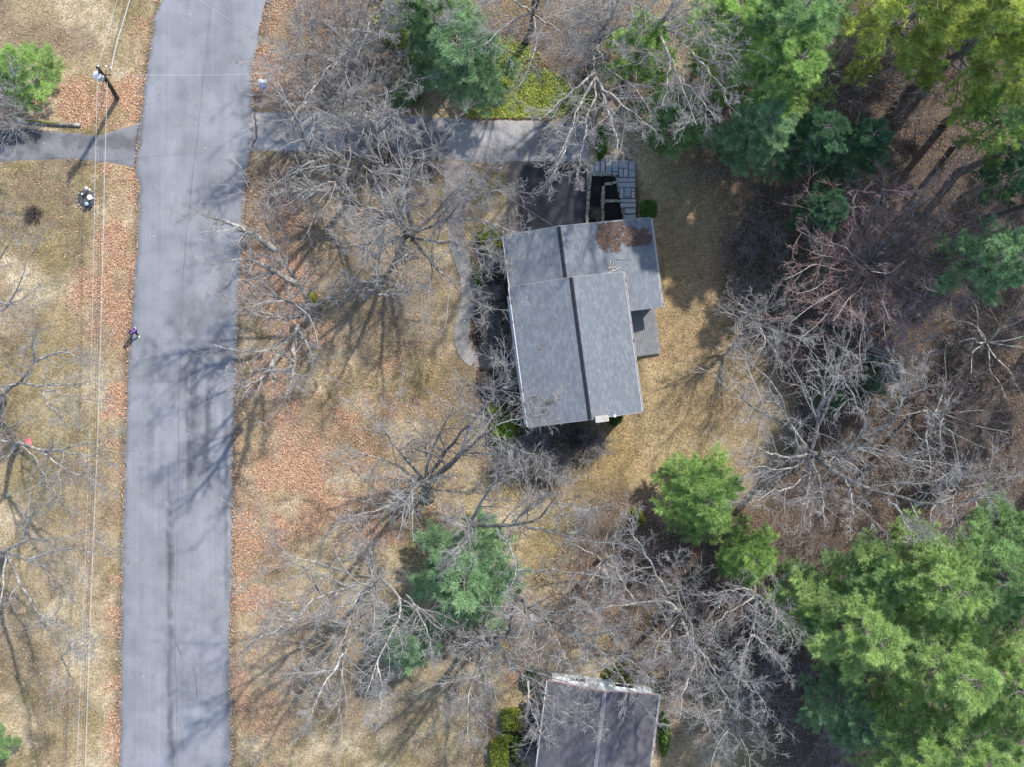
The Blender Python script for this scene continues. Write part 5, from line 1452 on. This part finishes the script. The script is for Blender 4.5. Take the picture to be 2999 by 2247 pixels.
# leaves drifted on the roof of the wing
NR = 2500
rng = np.random.default_rng(33)
uu = []; vv = []
while len(uu) < NR:
    px, py = rng.uniform(1745, 1912), rng.uniform(645, 740)
    d = max(blob(px, py, 1790, 690, 42, 46, 0.25), blob(px, py, 1850, 690, 62, 26, 0.3), blob(px, py, 1895, 690, 22, 22, 0.4))
    d *= float(smooth((fbm(np.array([px / 12]), np.array([py / 12]), 1.3, 861)[0] - 0.36) / 0.12)) + (px < 1815) * 0.5
    if rng.random() < d:
        w_ = W(px, py, 3.9)[:2] - HO
        uu.append(w_ @ HU); vv.append(w_ @ HV)
uu = np.array(uu); vv = np.array(vv)
ok = (uu > -8.55) & (vv < 6.5); uu, vv = uu[ok], vv[ok]; NR = len(uu)
p = np.stack([HO[0] + HU[0] * uu + HV[0] * vv, HO[1] + HU[1] * uu + HV[1] * vv, np.array([pw(q) for q in vv]) + 0.035 + 0.06 * rng.random(NR)], 1)
a = rng.random(NR) * 6.283; til = rng.normal(size=(NR, 2)) * 0.4; s = (0.04 + 0.04 * rng.random(NR))[:, None]
u = np.stack([np.cos(a), np.sin(a), til[:, 0]], 1) * s; v = np.stack([-np.sin(a), np.cos(a), til[:, 1]], 1) * s * 0.65
c = np.array([[0.14, 0.092, 0.072], [0.185, 0.125, 0.1], [0.1, 0.068, 0.056]])[rng.integers(0, 3, NR)]
tag(link("roof_leaves", mesh_np("roof_leaves", np.stack([p - u, p + v, p + u, p - v], 1).reshape(-1, 3), np.arange(4 * NR).reshape(-1, 4), col=np.repeat(c, 4, 0), mats=[M['leaf']], flat=True), kind="stuff"), "brown leaf drift lying on the garage roof", "leaves")


def stick(name, pts, r, label, m='limb', z=None, twigs=True, seed=1):
    P = resample([W(p[0], p[1], p[2]) for p in pts], 8)
    P[1:-1, :2] += np.random.default_rng(seed).normal(size=(6, 2)) * 0.02
    V, Q = tubes(P[None], np.linspace(r, r * 0.45, 8)[None], 6)
    parts_V, parts_Q = V, Q
    if twigs:
        P1, R1 = grow(P[None], np.linspace(r, r * 0.45, 8)[None], 3, 0.3, 0.95, 0.3, 40, 0.0, 3, np.random.default_rng(seed), rmin=0.006, lmin=0.15)
        P1[..., 2] = np.maximum(P1[..., 2], P[:, 2].min()); v1, q1 = tubes(P1, R1, 4)
        parts_V = np.concatenate([V, v1]); parts_Q = np.concatenate([Q, q1 + len(V)])
    return tag(link(name, mesh_np(name, parts_V, parts_Q, mats=[M[m]]), None), label, "branch")


def zroof(px, py):
    z = 4.0
    for _ in range(4):
        w_ = W(px, py, z)[:2] - HO; z = pw(w_ @ HV)
    return z + 0.05


def zmain(px, py):
    z = 5.0
    for _ in range(4):
        w_ = W(px, py, z)[:2] - HO; z = pm(w_ @ HV)
    return z + 0.05


for k, (a, b, r, lab, mm_) in enumerate((((1775, 801), (1838, 771), 0.05, "straight pale branch lying on the garage roof", 'limb'), ((1785, 787), (1789, 760), 0.055, "short upright-lying pale branch among the roof debris", 'limb'), ((1792, 790), (1796, 762), 0.05, "short branch beside the pale one in the roof debris", 'limb'), ((1805, 757), (1845, 756), 0.035, "thin branch at the upper side of the roof debris", 'limb'), ((1780, 785), (1812, 775), 0.05, "crossing branch in the roof debris", 'limb'))):
    stick("branch", [(*a, zroof(*a)), ((a[0] + b[0]) / 2 + 1, (a[1] + b[1]) / 2 + 2, zroof((a[0] + b[0]) / 2, (a[1] + b[1]) / 2)), (*b, zroof(*b))], r, lab, mm_, twigs=k != 0, seed=40 + k)
stick("branch", [(1583, 1020, zmain(1583, 1020)), (1590, 1010, zmain(1590, 1010)), (1597, 1005, zmain(1597, 1005))], 0.05, "small dark stick lying on the main roof", 'twig_brown', seed=50)
stick("branch", [(514, 1881, 0.1), (527, 1910, 0.1), (537, 1935, 0.1)], 0.022, "thin stick on the road near the bottom, upper of two", 'twig_brown', seed=51)
stick("branch", [(568, 1956, 0.1), (575, 1995, 0.1), (578, 2043, 0.1)], 0.025, "thin stick on the road near the bottom, lower of two", 'twig_brown', seed=52)
stick("branch", [(98, 285, 0.08), (125, 280, 0.2), (160, 266, 0.3)], 0.035, "yellowish fallen branch on the left lawn", 'yellow', seed=53)
m_ = MB(); P = resample([W(40, 352, 0.15), W(90, 353, 0.16), (W(150, 360, 0.15)), W(236, 365, 0.13)], 10)
m_.tube(P, np.linspace(0.2, 0.13, 10), 10); lg = thing("log", W(140, 357), "mossy fallen log beside the left driveway", "log"); m_.build("wood", M['bark'], lg, sm=True)
m_ = MB(); Pm = resample([W(55, 351, 0.3), W(110, 354, 0.31), W(180, 361, 0.27)], 8); m_.tube(Pm, [0.03, 0.07, 0.09, 0.08, 0.09, 0.08, 0.06, 0.02], 8); m_.build("moss", M['moss'], lg, sm=True)
# moss on the stub of the road-side tree
m_ = MB(); m_.lathe(W(914, 870, 3.2), [(0.1, -0.25), (0.38, -0.1), (0.42, 0.08), (0.3, 0.22), (0.08, 0.3)], 12)
o = m_.build("moss_cushion", M['moss'], None, sm=True); tag(o, "round yellow-green moss cushion on the stub of the roadside tree", "moss")
m_ = MB(); m_.tube([W(926, 892, 2.2), W(918, 878, 2.9), W(914, 870, 3.15)], [0.3, 0.28, 0.24], 10); tag(m_.build("tree_stub", M['bark'], None, sm=True), "cut stub of a limb under the yellow-green moss", "branch")

# ------------------------------------------------------------------ utility pole and wires
pole = thing("utility_pole", W(342, 288), "dark leaning wooden utility pole with a grey transformer left of the road", "pole")
base, top = W(342, 288), W(285, 195, 9.2)
P = resample([base - np.array([0, 0, 0.2]), base * 0.62 + top * 0.38 + np.array([0.1, 0, 0]), top], 10)
m_ = MB(); m_.tube(P, np.linspace(0.17, 0.12, 10), 12); m_.build("shaft", M['pole'], pole, sm=True)
tc = W(289, 223, 7.6)
m_ = MB(); m_.lathe(tc, [(0.25, -0.45), (0.27, -0.4), (0.27, 0.35), (0.29, 0.36), (0.29, 0.42), (0.2, 0.47), (0.03, 0.5)], 18); tr = m_.build("transformer", M['steel'], pole, sm=True)
for dx in (-0.1, 0.1):
    m_ = MB(); m_.lathe(tc + np.array([dx, 0.05, 0.46]), [(0.03, 0), (0.05, 0.05), (0.03, 0.1), (0.05, 0.15), (0.02, 0.24)], 8); m_.build("bushing", M['porcelain'], tr)
m_ = MB(); m_.box((tc + W(302, 222, 7.4)) / 2, (0.35, 0.12, 0.1)); m_.build("bracket", M['steel'], pole)
for (px, py, z) in ((288, 193, 9.3), (311, 193, 7.6), (326, 198, 7.6)):
    m_ = MB(); m_.lathe(W(px, py, z), [(0.05, 0), (0.07, 0.06), (0.04, 0.09), (0.06, 0.14), (0.03, 0.2)], 8); m_.build("insulator", M['porcelain'], pole)
m_ = MB(); m_.tube([W(303, 218, 7.2), W(325, 219, 7.2)], 0.04, 6); m_.build("crossarm", M['pole'], pole)
m_ = MB(); m_.tube([W(311, 205, 7.4), W(308, 215, 7.3), W(305, 230, 7.0), W(298, 255, 6.6)], 0.025, 5); m_.build("drop_cable", M['wire_dark'], pole)


def wire(pts, r, m, label, sag=0.0, n=24):
    P = np.array([W(*p) for p in pts]); P = resample(P, n)
    t = np.linspace(0, 1, n); P[:, 2] -= sag * 4 * t * (1 - t)
    mb_ = MB(); mb_.tube(P, r, 5)
    return tag(mb_.build("overhead_wire", M[m]), label, "wire")


wire([(288, 193, 9.5), (316, 95, 9.2), (345, -10, 9.1), (450, -400, 9.4)], 0.012, 'wire', "thin bright wire running up from the pole top")
wire([(326, 205, 7.6), (336, 140, 7.5), (362, 60, 7.4), (385, -20, 7.4), (480, -350, 7.6)], 0.026, 'wire', "thick pale cable bundle running up from the pole")
wire([(318, 212, 7.3), (332, 140, 7.1), (352, 60, 7.0), (372, -20, 7.0), (465, -350, 7.2)], 0.014, 'wire_dark', "dark wire beside the thick bundle above the pole")
wire([(286, 200, 9.4), (283, 300, 9.2), (275, 700, 8.6), (262, 1300, 8.4), (240, 1900, 8.6), (225, 2247, 8.9), (205, 2700, 9.4)], 0.012, 'wire', "thin bright wire on the left lawn, leftmost below the pole")
wire([(314, 240, 7.3), (309, 400, 7.0), (302, 700, 6.5), (288, 1250, 6.3), (266, 1750, 6.5), (250, 2247, 7.0), (235, 2700, 7.5)], 0.017, 'wire', "pale cable bundle on the left lawn, rightmost below the pole")
wire([(298, 250, 6.9), (295, 420, 6.7), (289, 700, 6.2), (276, 1300, 6.0), (255, 1800, 6.3), (240, 2247, 6.8), (222, 2700, 7.2)], 0.013, 'wire_dark', "dark wire between the bright ones below the pole, left of two")
wire([(304, 250, 6.7), (301, 420, 6.5), (295, 700, 6.0), (283, 1250, 5.8), (261, 1750, 6.1), (246, 2247, 6.6), (229, 2700, 7.0)], 0.013, 'wire_dark', "dark wire between the bright ones below the pole, right of two")
wire([(325, 218, 7.2), (430, 219, 6.8), (600, 219.5, 6.4), (760, 218, 6.3), (1036, 182, 6.5), (1181, 160, 6.8), (1500, 90, 7.4), (1900, -60, 8)], 0.01, 'wire', "pale service wire crossing the road from the pole")
wire([(1621, 660, 5.5), (1570, 629, 5.45), (1517, 595, 5.6), (1300, 455, 6.0), (1000, 265, 6.8), (570, -10, 8.0)], 0.005, 'wire', "service wire running to the garage gable")

# ------------------------------------------------------------------ small things
mbx = thing("mailbox", W(767, 255), "white mailbox with a blue newspaper box at the road edge", "mailbox")
c = W(769, 244, 1.15)
m_ = MB(); m_.box((c[0], c[1], 0.5), (0.1, 0.1, 1.05)); m_.build("post", M['wood'], mbx)
prof = [(-0.15, -0.16), (0.15, -0.16), (0.15, 0.06)] + [(0.15 * math.cos(a), 0.06 + 0.12 * math.sin(a)) for a in np.linspace(0.3, math.pi - 0.3, 6)] + [(-0.15, 0.06)]
body = [(-0.15, -0.16), (0.15, -0.16), (0.15, 0.05), (-0.15, 0.05)]
def extr(mb_, pr, x0, x1, rz, c):
    n = len(pr); v = []
    for x in (x0, x1):
        for (y, z) in pr:
            v.append((c[0] + x * math.cos(rz) - y * math.sin(rz), c[1] + x * math.sin(rz) + y * math.cos(rz), c[2] + z))
    mb_.raw(v, [tuple(range(n)), tuple(range(2 * n - 1, n - 1, -1))] + [(i, n + i, n + (i + 1) % n, (i + 1) % n) for i in range(n)])
dome = body[:2] + [(0.155 * math.cos(a), 0.055 + 0.13 * math.sin(a)) for a in np.linspace(0, math.pi, 9)]
m_ = MB(); extr(m_, dome, -0.27, 0.27, -0.1, c + np.array([0, 0.16, 0])); m_.build("box", M['white'], mbx)
m_ = MB(); extr(m_, [(y, z * 0.85 - 0.03) for y, z in dome], -0.24, 0.24, -0.1, c + np.array([0.05, -0.17, 0])); m_.build("newspaper_box", M['blue'], mbx)
m_ = MB(); m_.box(c + np.array([0.1, 0.33, 0.05]), (0.03, 0.015, 0.2)); m_.build("flag", M['door'], mbx)
m_ = MB(); m_.box((c[0], c[1], 0.94), (0.5, 0.5, 0.04), -0.1); m_.build("shelf", M['wood'], mbx)

lp = thing("path_light", W(915, 302), "small white-topped marker post in the leaves near the mailbox", "lamp")
m_ = MB(); m_.lathe(W(915, 302), [(0.03, 0), (0.03, 0.7)], 8); m_.build("post", M['pole'], lp)
m_ = MB(); m_.lathe(W(915, 302) + np.array([0, 0, 0.7]), [(0.05, 0), (0.09, 0.05), (0.09, 0.12), (0.02, 0.18)], 10); m_.build("cap", M['white'], lp)

# round garden bed with ornaments
gb = thing("garden_bed", W(253, 580), "round dark flower bed ringed with pale stones on the left lawn", "garden bed")
m_ = MB(); r2 = np.random.default_rng(5)
ring = [(W(253, 582)[0] + (0.62 + 0.06 * r2.random()) * math.cos(t), W(253, 582)[1] + (0.66 + 0.06 * r2.random()) * math.sin(t)) for t in np.linspace(0, 2 * math.pi, 22)[:-1]]
m_.prism(ring, -0.05, 0.09, inset=0.2); m_.build("mulch", mat("grey_mulch", (0.06, 0.058, 0.06), 0.98, [(9.0, (0.11, 0.1, 0.1), 0.48, 0.62), (25.0, (0.2, 0.17, 0.15), 0.62, 0.7)], bump=1.0, bscale=30), gb)
for k in range(15):
    t = 2 * math.pi * k / 15
    o = link("stone", stone_meshes[k % 8], gb); o.matrix_parent_inverse = Matrix.Identity(4)
    o.location = (0.68 * math.cos(t), -0.05 + 0.72 * math.sin(t), 0.04); o.scale = (0.42, 0.55, 0.5); o.rotation_euler = (0, 0, t + 1.6 + r2.random() * 0.3)
def ornament(name, px, py, prof, m, lab):
    mm_ = MB(); p_ = W(px, py); p_[2] = 0.05; mm_.lathe(p_, prof, 12)
    tag(mm_.build(name, M[m], None, sm=True), lab, "ornament")
ornament("bird_bath", 271, 580, [(0.12, 0), (0.05, 0.08), (0.05, 0.5), (0.16, 0.58), (0.19, 0.64), (0.15, 0.62), (0.02, 0.6)], 'porcelain', "white round bird bath at the right of the flower bed")
ornament("lantern", 262, 555, [(0.1, 0), (0.1, 0.03), (0.05, 0.06), (0.05, 0.5), (0.12, 0.52), (0.13, 0.75), (0.15, 0.76), (0.03, 0.9)], 'white', "white garden lantern at the top of the flower bed")
ornament("gazing_ball", 260, 599, [(0.09, 0), (0.05, 0.1), (0.06, 0.3), (0.13, 0.38), (0.16, 0.5), (0.12, 0.61), (0.03, 0.66)], 'bluegrey', "pale blue glazed ball at the bottom of the flower bed")
ornament("garden_stone", 242, 568, [(0.03, 0), (0.09, 0.04), (0.08, 0.12), (0.02, 0.16)], 'white', "small white stone at the left of the flower bed")
ornament("garden_pot", 268, 603, [(0.08, 0), (0.13, 0.2), (0.14, 0.24), (0.1, 0.22), (0.02, 0.2)], 'trouser', "dark pot beside the pale blue ball")
ornament("flat_stone", 24, 1452, [(0.05, -0.05), (0.16, 0), (0.15, 0.05), (0.03, 0.08)], 'concrete', "pale round stone on the left lawn near the edge")
m_ = MB()
for k in range(9):
    t = k * 0.7; m_.slab([W(83, 1296, 0.25) + np.array([0.02 * math.cos(t), 0.02 * math.sin(t), 0]), W(83, 1296, 0.3) + np.array([0.22 * math.cos(t), 0.3 * math.sin(t), 0]), W(83, 1296, 0.25) + np.array([0.24 * math.cos(t + .5), 0.3 * math.sin(t + .5), 0.05 * math.sin(3 * t)]), W(83, 1296, 0.2) + np.array([0.05 * math.cos(t + .5), 0.05 * math.sin(t + .5), 0])], 0.01)
mk = thing("yard_marker", W(83, 1296), "small pink yard marker on the left lawn", "marker"); m_.build("flag", M['pink'], mk)
m_ = MB(); m_.tube([W(83, 1296, -0.05), W(83, 1296, 0.25)], 0.012, 6); m_.build("stake", M['steel'], mk)


# ------------------------------------------------------------------ the walker
def skin_obj(name, verts, edges, radii, m, parent, root=0, sub=2):
    me = bpy.data.meshes.new(name); me.from_pydata([tuple(float(c) for c in v) for v in verts], edges, [])
    o = bpy.data.objects.new(name, me); COL.objects.link(o); me.materials.append(m)
    o.parent = parent
    sk = o.modifiers.new("skin", 'SKIN'); sk.use_smooth_shade = True
    ly = me.skin_vertices[0] if len(me.skin_vertices) else None
    if ly is None:
        bpy.context.view_layer.objects.active = o; bpy.ops.mesh.customdata_skin_add(); ly = me.skin_vertices[0]
    for k, r in enumerate(radii):
        ly.data[k].radius = r if isinstance(r, tuple) else (r, r)
        ly.data[k].use_root = (k == root)
    sb = o.modifiers.new("sub", 'SUBSURF'); sb.levels = sub; sb.render_levels = sub
    return o


pf = W(402, 971); pf[2] = 0.04
person = thing("person", pf, "person in a purple jacket and dark trousers walking at the left road edge", "person")
person.rotation_euler = (0, 0, math.radians(8))
# walks towards the bottom of the picture (-y): joints
hip = (0, 0.0, 0.92); chest = (0, -0.03, 1.28); neck = (0, -0.05, 1.47); head = (0, -0.07, 1.6); crown_ = (0, -0.06, 1.7)
kneeL, ankL, toeL = (0.1, -0.22, 0.52), (0.1, -0.28, 0.1), (0.1, -0.42, 0.04)
kneeR, ankR, toeR = (-0.1, 0.04, 0.5), (-0.1, 0.34, 0.14), (-0.1, 0.27, 0.04)
shL, elL, wrL = (0.19, -0.03, 1.42), (0.27, 0.1, 1.16), (0.25, -0.02, 0.95)
shR, elR, wrR = (-0.19, -0.03, 1.42), (-0.27, -0.06, 1.15), (-0.24, -0.27, 1.02)
bv = [hip, chest, neck, head, crown_, (0.1, -0.02, 0.88), kneeL, ankL, toeL, (-0.1, 0, 0.88), kneeR, ankR, toeR, shL, elL, wrL, shR, elR, wrR]
be = [(0, 1), (1, 2), (2, 3), (3, 4), (0, 5), (5, 6), (6, 7), (7, 8), (0, 9), (9, 10), (10, 11), (11, 12), (1, 13), (13, 14), (14, 15), (1, 16), (16, 17), (17, 18)]
brd = [0.13, 0.14, 0.055, 0.09, 0.07, 0.085, 0.055, 0.04, 0.03, 0.085, 0.055, 0.04, 0.03, 0.06, 0.042, 0.03, 0.06, 0.042, 0.03]
# hands: five fingers each, curled slightly
for s_, wr, nxt in ((1, 15, wrL), (-1, 18, wrR)):
    w0 = np.array(nxt); pal_ = w0 + np.array([0, -0.02, -0.08]); bv.append(tuple(pal_)); be.append((wr, len(bv) - 1)); brd.append(0.028); pi_ = len(bv) - 1
    for k, (dx, ln_) in enumerate(((-0.024, 0.07), (-0.008, 0.08), (0.008, 0.075), (0.024, 0.06), (0.03, 0.05))):
        a_ = pal_ + np.array([dx, -0.01 - (0.03 if k == 4 else 0), -0.03 + (0.03 if k == 4 else 0)]); b_ = a_ + np.array([dx * 0.3, -0.015, -ln_ * 0.6]); 
        bv.append(tuple(a_)); be.append((pi_, len(bv) - 1)); brd.append(0.009); bv.append(tuple(b_)); be.append((len(bv) - 2, len(bv) - 1)); brd.append(0.008)
skin_obj("body", bv, be, brd, M['skin'], person, 0, 1)
jv = [(0, 0, 0.86), (0, -0.02, 1.1), (0, -0.03, 1.33), (0, -0.05, 1.45), shL, elL, (0.253, 0.0, 0.98), shR, elR, (-0.245, -0.24, 1.04)]
skin_obj("jacket", jv, [(0, 1), (1, 2), (2, 3), (2, 4), (4, 5), (5, 6), (2, 7), (7, 8), (8, 9)], [(0.19, 0.16), (0.18, 0.15), (0.2, 0.155), 0.085, 0.085, 0.065, 0.05, 0.085, 0.065, 0.05], M['purple'], person, 0)
skin_obj("trousers", [(0, 0, 0.92), (0.1, -0.02, 0.86), kneeL, (0.1, -0.275, 0.14), (-0.1, 0, 0.86), kneeR, (-0.1, 0.31, 0.18)], [(0, 1), (1, 2), (2, 3), (0, 4), (4, 5), (5, 6)], [(0.16, 0.13), 0.105, 0.075, 0.06, 0.105, 0.075, 0.06], M['trouser'], person, 0)
for t_, a_ in ((toeL, ankL), (toeR, ankR)):
    a_ = np.array(a_); t_ = np.array(t_); d_ = unit((t_ - a_) * np.array([1, 1, 0.4]))
    skin_obj("shoe", [a_ + np.array([0, 0.04, -0.03]), a_ + d_ * 0.1 + np.array([0, 0, -0.03]), a_ + d_ * 0.21 + np.array([0, 0, -0.04])], [(0, 1), (1, 2)], [0.05, 0.055, 0.04], M['white'], person, 0)
skin_obj("hair", [(0, -0.04, 1.72), (0, 0.0, 1.66), (0, 0.02, 1.56)], [(0, 1), (1, 2)], [0.095, 0.105, 0.075], M['hair'], person, 0)
fx = MB()
for sx in (-0.035, 0.035):
    fx.lathe((sx, -0.16, 1.62), [(0.004, -0.012), (0.014, 0), (0.004, 0.012)], 8)
o = fx.build("eyes", M['trouser']); o.parent = person; o.matrix_parent_inverse = Matrix.Identity(4)
fx = MB(); fx.lathe((0, -0.165, 1.585), [(0.02, -0.02), (0.016, 0.0), (0.006, 0.035)], 8); o = fx.build("nose", M['skin']); o.parent = person; o.matrix_parent_inverse = Matrix.Identity(4)
